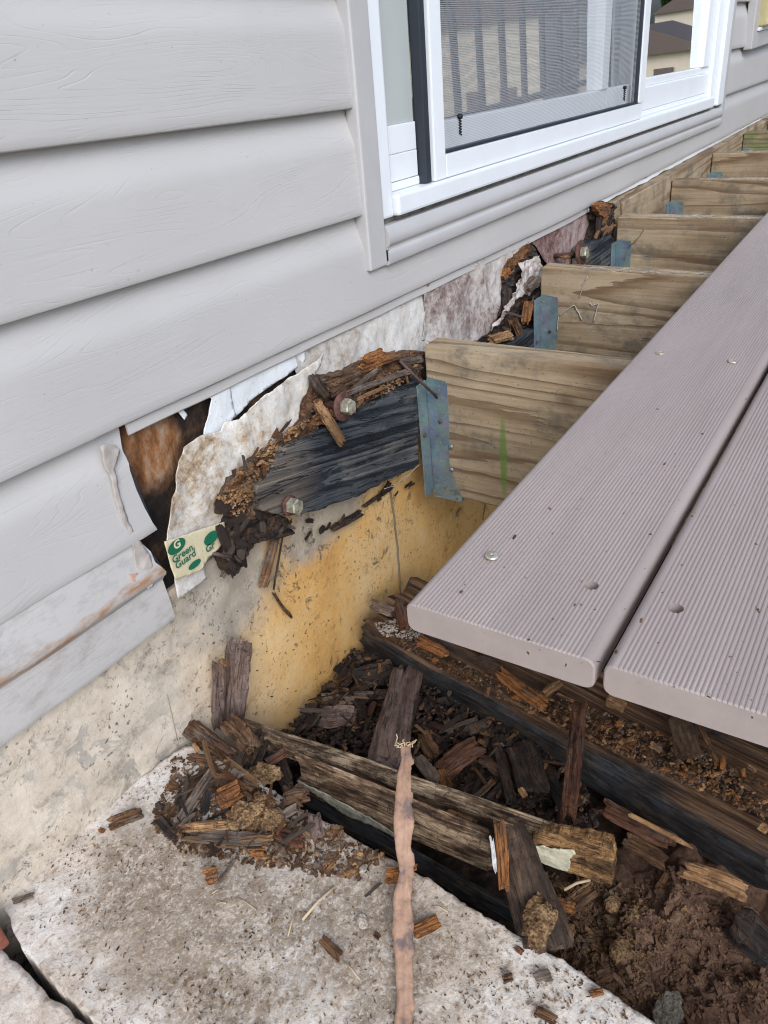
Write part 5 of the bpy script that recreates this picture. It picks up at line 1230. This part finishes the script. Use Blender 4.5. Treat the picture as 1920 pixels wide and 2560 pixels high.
# ================================================================== PILE ON THE SLAB (photo regions), h above slab
pile = [
 ('wood_splinter', 'long grey-brown splinter slanting up the left of the pile', (438, 2070), (540, 1920), 34, 'rot_grey', .5, .016),
 ('wood_splinter', 'second long splinter left of the slanting grey one', (415, 2050), (505, 1930), 18, 'rot_brown', .6, .010),
 ('wood_chunk', 'short dark upright chunk in the pile centre left', (510, 2042), (520, 1970), 24, 'rot_dark', .8, .026),
 ('wood_chunk', 'orange-brown block with rounded back in the pile', (542, 2005), (602, 1970), 48, 'rot_orange', .8, .026),
 ('wood_chunk', 'brown grooved chunk at the right of the pile by the post', (705, 2000), (778, 1985), 40, 'rot_brown', .8, .022),
 ('wood_plank', 'long grey splintered plank across the front of the pile', (450, 2090), (684, 2098), 36, 'rot_grey', .5, .012),
 ('wood_plank', 'striped tan plank on top of the long grey plank', (455, 2070), (575, 2060), 28, 'rot_tan', .5, .024),
 ('wood_splinter', 'pale end piece at the right tip of the long grey plank', (600, 2096), (684, 2094), 20, 'rot_tan', .6, .020),
 ('wood_chunk', 'pinkish upright board piece at the right front of the pile', (786, 2030), (790, 2100), 38, 'rot_purple', .3, .022),
 ('wood_splinter', 'thin pale lath leaning on the pinkish board piece', (742, 2062), (782, 2098), 14, 'rot_tan', .6, .022),
 ('wood_chunk', 'dark red-brown chunk in front of the pile right', (690, 2085), (760, 2100), 42, 'rot_red', .8, .014),
 ('wood_chunk', 'reddish fluted chunk at the bottom front of the pile', (622, 2128), (665, 2128), 28, 'rot_orange', .6, .006),
 ('wood_chunk', 'mossy dark chunk at the left foot of the pile', (395, 2052), (438, 2092), 30, 'rot_dark', .8, .012),
 ('wood_chunk', 'lone squared offcut lying left of the pile', (268, 2066), (356, 2026), 38, 'rot_brown', .7, .010),
 ('wood_chunk', 'wide brown board piece at the back of the pile', (530, 1945), (640, 1975), 34, 'rot_brown', .4, .018),
 ('wood_splinter', 'ridged brown splinter at the slab edge behind the pile', (560, 1900), (650, 1965), 22, 'rot_tan', .6, .014),
 ('wood_chunk', 'grey wedge left of the crumbly clump', (580, 1950), (600, 1925), 36, 'rot_grey', .5, .018),
 ('wood_splinter', 'flat pale splinter at the slab corner', (482, 1858), (500, 1880), 12, 'rot_tan', .6, .008),
 ('wood_chunk', 'reddish flat chunk near the slab corner', (465, 1890), (540, 1900), 20, 'rot_brown', .5, .008),
 ('wood_splinter', 'grey splinter at the front right of the pile', (680, 2110), (728, 2140), 18, 'rot_grey', .5, .006),
 ('wood_splinter', 'small white-grey lath at the pile left foot', (452, 2060), (490, 2030), 11, 'rot_grey', .6, .020),
 ('wood_chunk', 'grey bent chunk between the clump and the right chunk', (705, 2040), (745, 2020), 24, 'rot_grey', .6, .020),
 ('wood_chunk', 'small orange cube lying alone below the pile', (512, 2195), (545, 2180), 40, 'rot_orange', .9, .010),
 ('wood_splinter', 'curved pale splinter right of the orange cube', (541, 2215), (590, 2145), 10, 'rot_grey', .6, .005),
 ('wood_chunk', 'dark bark piece lying alone on the slab centre', (802, 2342), (855, 2398), 28, 'rot_brown', .5, .007),
 ('wood_chunk', 'reddish frayed piece right of the caulk strip', (1030, 2330), (1100, 2300), 40, 'rot_orange', .4, .008),
 ('wood_chunk', 'orange fluted piece behind the caulk strip', (960, 2190), (1048, 2180), 42, 'rot_orange', .6, .010),
 ('wood_splinter', 'dark twig pointing left from the orange fluted piece', (912, 2242), (955, 2205), 9, 'rot_dark', .8, .006),
 ('wood_chip', 'little brown chip on the slab near the frame bottom', (1256, 2450), (1282, 2442), 18, 'rot_brown', .6, .004),
 ('wood_chip', 'long brown chip at the frame bottom right on the slab', (1335, 2525), (1395, 2555), 26, 'rot_brown', .5, .004),
 ('wood_chip', 'grey flat flake on the slab near the soil', (1335, 2448), (1380, 2435), 24, 'rot_grey', .2, .003),
 ('wood_chip', 'brown chip on the slab edge at the lower right', (1470, 2485), (1510, 2478), 20, 'rot_orange', .6, .004),
 ('wood_chip', 'dark chip half on the slab edge right of the post', (1288, 2365), (1306, 2385), 15, 'rot_red', .6, .004),
 ('wood_chip', 'orange crumb beside the lone squared offcut', (246, 2074), (262, 2078), 12, 'rot_orange', .7, .004),
 ('wood_chip', 'tan chip on the slab left above the pile', (420, 1955), (440, 1968), 18, 'rot_orange', .6, .004),
 ('wood_chip', 'dark chip between the offcut and the pile', (392, 2008), (408, 2022), 16, 'rot_dark', .7, .005),
 ('wood_chip', 'red chip at the front of the pile below the clumps', (672, 2165), (688, 2160), 14, 'rot_red', .6, .004),
 ('wood_chip', 'red brown chip at the right rim of the slab', (935, 2335), (950, 2345), 15, 'rot_red', .6, .004),
 ('wood_chip', 'small brown stick near the slab left border', (30, 2255), (85, 2235), 14, 'rot_grey', .5, .004),
]
for nm, lb, a, b, wd, mt, th, h in pile:
    tag(bit(nm, at(*a, 'z', ZS + h), at(*b, 'z', ZS + h), wd, mt, th, jag=.26, groove=.26, M_=30, N_=14), lb, 'wood fragment', 'wood pieces on the concrete slab')
rr = random.Random(12)
scatter([(420, 2060), (440, 1960), (520, 1890), (650, 1960), (760, 1990), (790, 2080), (700, 2140), (560, 2130), (460, 2110)], 60, (.0022, .0062), ['rot_grey', 'rot_brown', 'rot_tan', 'rot_orange', 'rot_dark'], lambda px, py: at(px, py, 'z', ZS + .006 + .02 * rr.random()), 'wood_splinter', 'thin loose splinter mixed into the pile on the slab', 'thin splinters in the slab pile', elong=(3.5, 9), seed=41, lift=.006)
scatter([(700, 1840), (830, 1720), (900, 1680), (1200, 1800), (1420, 1900), (1400, 2040), (1250, 2020), (1000, 1930)], 70, (.003, .008), ['rot_grey', 'rot_brown', 'rot_tan', 'rot_dark', 'rot_dark', 'rot_red'], lambda px, py: at(px, py, 'z', -.405 + .03 * rr.random()), 'wood_splinter', 'thin dark splinter strewn across the pit heap', 'thin splinters in the pit heap', elong=(3.5, 9), seed=42, lift=.01)
for (px, py, h, rpx, lb) in [(612, 2035, .020, 36, 'largest fuzzy tan clump in the middle of the pile'), (682, 2052, .016, 28, 'round fuzzy clump right of the largest one'), (640, 2065, .010, 24, 'dark crumbly clump under the largest one'), (660, 2010, .020, 26, 'brown crumbly clump between pile centre and post'), (735, 1990, .014, 24, 'fuzzy clump against the fallen post'), (665, 1935, -.002, 30, 'grey crumbly clump at the slab edge behind the pile')]:
    p = at(px, py, 'z', ZS + h); SEED[0] += 1
    tag(link('wood_clump', clump_me('wood_clump', rpx * mpp(p) * .95, SEED[0] * 1.3, (1.2, .8, .65), .62, 4), M['clump'], None, Matrix.Translation(p) @ Matrix.Rotation(SEED[0] * 1.7, 4, 'Z')), lb, 'wood clump', 'crumbly clumps in the pile')
tag(link('pebble', clump_me('pebble', .0065, 3.3, (1.2, .7, .5), .2), M['pebble'], None, Matrix.Translation(at(906, 2302, 'z', ZS + .003)) @ Matrix.Rotation(.8, 4, 'Z')), 'white pebble on the slab left of the caulk strip', 'pebble')
tag(link('pebble', clump_me('pebble', .0042, 8.3, (1.2, .8, .6), .2), M['pebble'], None, Matrix.Translation(at(908, 2172, 'z', ZS + .003))), 'small greyish pebble above the white one', 'pebble')
tag(link('stone', clump_me('stone', .015, 2.3, (1.3, .8, .3), .3, 4), M['stone_grey'], None, Matrix.Translation(at(1670, 2530, 'z', -.412))), 'grey green stone half buried at the frame bottom', 'stone')
tag(link('stone', clump_me('stone', .010, 7.3, (1.1, .8, .5), .25), M['clump'], None, Matrix.Translation(at(1415, 2335, 'z', -.405))), 'amber stone lying between the stake and the soil', 'stone')
tag(link('stone', clump_me('stone', .009, 9.3, (1.1, .9, .5), .25), M['clump'], None, Matrix.Translation(at(1530, 2260, 'z', -.425))), 'small grey stone behind the leaning stake', 'stone')
tag(link('stone', clump_me('stone', .010, 4.1, (1.2, .8, .5), .25), M['clump'], None, Matrix.Translation(at(1545, 2375, 'z', -.41))), 'pale flat stone at the soil border', 'stone')
tag(bit('wood_chunk', at(1840, 2290, 'z', -.41), at(1950, 2390, 'z', -.41), 80, 'rot_dark', .5), 'dark block of wood at the right frame edge on the soil', 'wood fragment')
# straws
for i, (a, b, r_, lb) in enumerate([((756, 2300), (835, 2218), .0013, 'long dry straw on the slab left of the caulk strip'), ((530, 2234), (560, 2222), .0008, 'short straw below the orange cube'), ((540, 2262), (565, 2258), .0008, 'short straw left on the slab middle'),
      ((720, 2340), (740, 2280), .0007, 'thin bent straw near the bark piece'), ((1080, 2265), (1120, 2280), .0007, 'thin straw right of the caulk strip'), ((860, 2405), (900, 2450), .0007, 'thin straw below the bark piece'), ((590, 2245), (640, 2275), .0007, 'pale straw in the middle of the slab'), ((1410, 2225), (1475, 2200), .0016, 'pale straw bridging the hole by the narrow timber')]):
    zz4 = ZS + .003 if i != 7 else -.37
    A_ = at(*a, 'z', zz4); B_ = at(*b, 'z', zz4); mid = (A_ + B_) / 2 + Vector((.001, .001, .001))
    tag(link('straw', tube_me('straw', [A_, mid, B_], r_, 5), M['straw']), lb, 'straw', 'dry straws')
tag(wbox('brick', -.835, -.775, .002, .030, -.30, -.262, M['brick'], None, .003, 2), 'corner of a red brick at the left frame edge', 'brick')

# crumbs nobody could count
def crumbs(name, n, poly, zf, size, mat, seed, dens=None):
    r = random.Random(seed); vs_, fs = [], []; xs = [p[0] for p in poly]; ys = [p[1] for p in poly]; k = 0; tr = 0
    def inside(x, y):
        c = False; j = len(poly) - 1
        for i in range(len(poly)):
            xi, yi = poly[i]; xj, yj = poly[j]
            if (yi > y) != (yj > y) and x < (xj - xi) * (y - yi) / (yj - yi) + xi: c = not c
            j = i
        return c
    while k < n and tr < n * 30:
        tr += 1; px, py = r.uniform(min(xs), max(xs)), r.uniform(min(ys), max(ys))
        if not inside(px, py) or (dens and r.random() > dens(px, py)): continue
        p = zf(px, py, r); s = size[0] + (size[1] - size[0]) * r.random() ** 3; a = r.uniform(0, 6.28); u = Vector((math.cos(a), math.sin(a), r.gauss(0, .2))).normalized(); w_ = Vector((-u.y, u.x, 0)).normalized(); n_ = u.cross(w_)
        e = r.uniform(1, 3); b0 = len(vs_)
        for (i, j, l) in ((-1, -1, -1), (1, -.8, -1), (.9, 1, -1), (-1, .9, -1), (-.8, -.7, 1), (.9, -.8, .8), (.7, .8, 1), (-.9, .7, .7)):
            vs_.append(p + u * i * s * e * r.uniform(.6, 1) + w_ * j * s * r.uniform(.5, 1) + n_ * l * s * .5)
        fs += [tuple(b0 + q for q in f) for f in ((3, 2, 1, 0), (4, 5, 6, 7), (0, 1, 5, 4), (1, 2, 6, 5), (2, 3, 7, 6), (3, 0, 4, 7))]; k += 1
    tag(link(name, me_from(name, vs_, fs), M[mat]), kind='stuff')
slabpoly = [(457, 1860), (640, 1960), (820, 2060), (1060, 2200), (1300, 2345), (1600, 2540), (1500, 2570), (260, 2570), (60, 2330), (90, 2170), (330, 1940)]
near = [(440, 1880), (640, 1960), (850, 2075), (960, 2140), (900, 2200), (700, 2170), (450, 2130), (380, 2060)]
zsl = lambda px, py, r: at(px, py, 'z', ZS + .0012 + .0008 * r.random())
crumbs('wood_crumbs', 1500, near, zsl, (.0006, .0032), 'rot_brown', 1)
crumbs('wood_crumbs', 500, near, zsl, (.0006, .0032), 'rot_tan', 2)
crumbs('wood_crumbs', 400, slabpoly, zsl, (.0002, .0008), 'rot_brown', 3)
crumbs('grit', 3000, slabpoly, zsl, (.0002, .0009), 'clump', 4, lambda px, py: .15 + .85 * max(0, noise.noise(Vector((px / 150, py / 110, 0))) * 2 + .2))
crumbs('grit', 2000, slabpoly, zsl, (.0002, .0007), 'pebble', 5)
pitp = [(640, 1900), (830, 1700), (880, 1620), (1100, 1700), (1430, 1890), (1500, 2060), (1250, 2040), (1000, 1940)]
crumbs('wood_crumbs', 2600, pitp, lambda px, py, r: at(px, py, 'z', -.425 + .03 * r.random()), (.001, .006), 'rot_dark', 6)
crumbs('wood_crumbs', 700, pitp, lambda px, py, r: at(px, py, 'z', -.42 + .04 * r.random()), (.0008, .004), 'rot_brown', 7)
soilp = [(1300, 2140), (1540, 2200), (1700, 2160), (1900, 2260), (1930, 2560), (1640, 2560), (1420, 2400)]
def soilz(px, py, r):
    p = at(px, py, 'z', -.425)
    return Vector((p.x, p.y, pit_h(p.x, -p.y) + .001))
crumbs('soil_clods', 3500, soilp, soilz, (.0006, .0022), 'soil', 8)
crumbs('soil_clods', 260, soilp, soilz, (.002, .0055), 'soil', 18)
crumbs('soil_clods', 500, soilp, soilz, (.0012, .004), 'pebble' if False else 'clump', 9, lambda px, py: 1.0 if px < 1600 else .12)
beamp = [(900, 1540), (1040, 1600), (1250, 1700), (1450, 1760), (1750, 1870), (1920, 1960), (1920, 2050), (1600, 1910), (1400, 1815), (1150, 1700), (960, 1590)]
crumbs('wood_crumbs', 90, [(1300, 2150), (1540, 2210), (1700, 2200), (1640, 2260), (1480, 2300), (1440, 2440), (1400, 2380), (1420, 2280)], soilz, (.002, .006), 'rot_brown', 21)
crumbs('wood_crumbs', 60, beamp, lambda px, py, r: on_beam(px, py, .004), (.0015, .0045), 'rot_orange', 22)
crumbs('wood_crumbs', 1300, beamp, lambda px, py, r: on_beam(px, py, .002 + .002 * r.random()), (.0006, .0028), 'rot_brown', 10)
crumbs('wood_crumbs', 350, beamp, lambda px, py, r: on_beam(px, py, .003 + .002 * r.random()), (.0006, .0026), 'rot_tan', 11)
crumbs('wood_crumbs', 60, [(1040, 1540), (1400, 1660), (1910, 1830), (1910, 900), (1650, 1000)], lambda px, py, r: at(px, py, 'z', BT + .0004), (.0003, .0012), 'rot_brown', 12)
crumbs('wood_crumbs', 500, [(930, 1560), (1060, 1530), (1060, 1600), (960, 1590)], lambda px, py, r: on_beam(px, py, .004), (.0005, .0016), 'pebble', 13)
crumbs('wood_crumbs', 900, [(545, 1243), (640, 1130), (760, 1050), (860, 990), (1050, 900), (1050, 930), (870, 1035), (700, 1110), (645, 1210), (600, 1300)], lambda px, py, r: at(px, py, 'd', .030 + .008 * r.random()), (.0006, .0028), 'rot_tan', 14)
crumbs('wood_crumbs', 160, [(450, 1700), (600, 1780), (850, 1780), (880, 1640), (900, 1300), (1000, 1260), (700, 1420), (420, 1620)], lambda px, py, r: at(px, py, 'd', .0008), (.0002, .0009), 'rot_dark', 15)

# ================================================================== CAULK STRIP
def caulk_strip():
    cl = [(1010, 2640, ZS + .006), (1008, 2560, ZS + .006), (1012, 2480, ZS + .008), (1014, 2400, ZS + .010), (1012, 2320, ZS + .016), (1010, 2250, ZS + .022), (1016, 2180, ZS + .030), (1012, 2110, ZS + .038), (1012, 2050, ZS + .046), (1010, 1990, ZS + .052), (1010, 1940, ZS + .058), (1014, 1895, ZS + .060), (1014, 1868, ZS + .062)]
    wl = [26, 26, 24, 32, 38, 34, 22, 32, 36, 28, 22, 16, 15]; wr_ = [24, 26, 26, 22, 26, 24, 22, 22, 28, 24, 22, 22, 18]
    C_ = [at(*c[:2], 'z', c[2]) for c in cl]
    # finer sampling
    n = 130; vs_, fs = [], []; K = 9; n0 = len(C_) - 1
    right = (RM @ Vector((1, 0, 0))).normalized(); tocam = (CAM - C_[5]).normalized()
    for i in range(n + 1):
        t = i / n * n0; a = min(int(t), n0 - 1); f = t - a; f = f * f * (3 - 2 * f)
        p = C_[a].lerp(C_[a + 1], t - a); L_ = wl[a] * (1 - f) + wl[a + 1] * f; R_ = wr_[a] * (1 - f) + wr_[a + 1] * f
        mm = mpp(p); L_ += 4 * noise.noise(Vector((i * .09, 0, 0))) + 2 * noise.noise(Vector((i * .7, 3, 0))); R_ += 4 * noise.noise(Vector((i * .1, 7, 0))) + 3 * noise.noise(Vector((i * .9, 2, 0))) + 6 * (1 if noise.noise(Vector((i * .15, 9, 0))) > .22 else 0)
        for k in range(K):
            s = -1 + 2 * k / (K - 1); wv = (L_ if s < 0 else R_) * s * mm * .72
            rise = .0022 * (1 - s * s) + .0022 * math.exp(-((s - .1) / .16) ** 2) - .0012 * math.exp(-((s + .25) / .15) ** 2) + .0016 * noise.fractal(Vector((i * .13, s * 2.2, 5)), 1, 2, 3)
            vs_.append(p + right * wv + tocam * rise)
    top_n = len(vs_)
    for i in range(n + 1):
        for k in range(K): vs_.append(vs_[i * K + k] - tocam * .003)
    for i in range(n):
        for k in range(K - 1):
            a = i * K + k; fs.append((a, a + 1, a + K + 1, a + K)); fs.append((top_n + a, top_n + a + K, top_n + a + K + 1, top_n + a + 1))
        a = i * K; fs.append((a, a + K, top_n + a + K, top_n + a)); a = i * K + K - 1; fs.append((a + K, a, top_n + a, top_n + a + K))
    e = n * K; fs.append(tuple(e + k for k in range(K)) + tuple(top_n + e + k for k in range(K - 1, -1, -1)))
    me = me_from('caulk_strip', vs_, fs, True); return me, C_[-1], right
s_ = N('peeled_caulk'); v_ = s_.obj; a_ = s_.noise(v_, 30, 6, .7); b2 = s_.noise(v_, 160, 5, .7)
c_ = s_.ramp(a_, [(.40, (.17, .125, .115)), (.49, (.37, .225, .155)), (.64, (.47, .31, .225))]); c_ = s_.mix(s_.ramp(b2, [(.6, 0), (.72, .6)]), c_, (.20, .12, .08))
M['strip'] = s_.done(c_, .55, s_.bump(s_.math('MULTIPLY_ADD', a_, 1.0, b2), .6, .002), spec=.4)
me, tip, right = caulk_strip(); cs = link('caulk_strip', me, M['strip']); tag(cs, 'long pinkish strip of peeled caulk rising from the slab over the pit', 'caulk strip')
vs_, fs = [], []; r = random.Random(3)
for i in range(9):
    a = tip + right * (i - 4) * .0017; q = [a]
    for k in range(4): q.append(q[-1] + Vector((r.gauss(0, .0016), r.gauss(0, .0016), .0028)) + right * r.gauss(0, .0012))
    t_ = tube_me('f', q, .0006, 4); b0 = len(vs_); vs_ += [v.co.copy() for v in t_.vertices]; fs += [tuple(b0 + x for x in p.vertices) for p in t_.polygons]
link('frayed_fibres', me_from('frayed_fibres', vs_, fs), M['straw'], cs)['kind'] = 'stuff'

# ================================================================== WHAT THE GLASS REFLECTS
rl = empty('railing', V(2, 1.3, 0), 'dark balustrade along the outer deck edge, mirrored in the glass', 'railing')
for i in range(15):
    wbox('baluster', 1.2 + i * .25, 1.235 + i * .25, 1.305, 1.327, .08, .95, M['rail'], rl)
wbox('rail', 1.1, 5.0, 1.295, 1.34, .95, 1.0, M['rail'], rl); wbox('rail', 1.1, 5.0, 1.295, 1.34, .05, .08, M['rail'], rl)
def townhouse(x, d, wd, h, rh, depth, lbl):
    e = empty('house', V(x, d, -3), lbl, 'house', 'houses across the yard')
    link('wall', box_me('wall', (0, -depth, -4.6), (wd, 0, h)), M['house'], e, Matrix.Translation(V(x, d, 0)))
    link('roof', me_from('roof', [(-.3, .3, h), (wd + .3, .3, h), (wd / 2, .3, h + rh), (-.3, -depth, h), (wd + .3, -depth, h), (wd / 2, -depth, h + rh)], [(0, 1, 2), (5, 4, 3), (0, 2, 5, 3), (2, 1, 4, 5), (1, 0, 3, 4)]), M['roof'], e, Matrix.Translation(V(x, d, 0)))
    for fx_ in (.30, .62):
        for fz in (-3.4,): link('window', box_me('window', (wd * fx_, 0, fz), (wd * fx_ + 1, .05, fz + 1.4)), M['roof'], e, Matrix.Translation(V(x, d, 0)))
    return e
for i, (x, d, h, rh, yaw, lb) in enumerate([(46, 10, -3.0, 1.2, 80, 'low tan house first along the yard'), (47, 17.5, -1.3, 1.4, 85, 'tan gabled house second along the yard'), (45, 25.5, 1.3, 2.0, 88, 'tan gabled house third along the yard'), (46, 33, 1.0, 2.1, 84, 'tan gabled house fourth along the yard'), (78, 14, -3.0, 1.6, 85, 'low tan house far down the yard'), (80, 23, .6, 1.8, 85, 'gabled house far behind the second one')]):
    e = townhouse(0, 0, 6.6, h, rh, 9, lb); e.matrix_world = Matrix.Translation(V(x, d, 0)) @ Matrix.Rotation(rad(yaw), 4, 'Z') @ Matrix.Translation((0, 0, -3)); PM[e.name] = e.matrix_world.copy()
def tree(x, d, h, seed, lbl):
    e = empty('tree', V(x, d, -4.6), lbl, 'tree', 'trees across the yard'); r = random.Random(seed)
    link('trunk', tube_me('trunk', [V(x, d, -4.6), V(x + .1, d, h * .2), V(x, d + .1, h * .8)], .18, 8, lambda t: 1 - .7 * t), M['bark'], e)
    vs_, fs = [], []
    for i in range(1500):
        v = Vector((r.gauss(0, 1), r.gauss(0, 1), r.gauss(0, 1))).normalized() * r.random() ** .4; p = V(x, d, h * .72) + Vector((v.x * h * .33, v.y * h * .33, v.z * h * .34)) * (1 + .3 * noise.noise(v * 3 + Vector((seed, 0, 0))))
        a = Vector((r.gauss(0, 1), r.gauss(0, 1), r.gauss(0, 1))).normalized() * .22; b = a.orthogonal().normalized() * .16; b0 = len(vs_); vs_ += [p - a, p + b, p + a, p - b]; fs.append((b0, b0 + 1, b0 + 2, b0 + 3))
    link('crown', me_from('crown', vs_, fs), M['leaf'], e)
for i, (x, d, h) in enumerate([(100, 27, 7), (96, 36, 8), (70, 40, 10), (120, 33, 6)]): tree(x, d, h * .62, i + 1, ['broad tree beyond the last tan house', 'smaller tree behind the broad one', 'tall tree behind the tan houses', 'tree farthest along the yard'][i])

scene.cycles.use_denoising = True
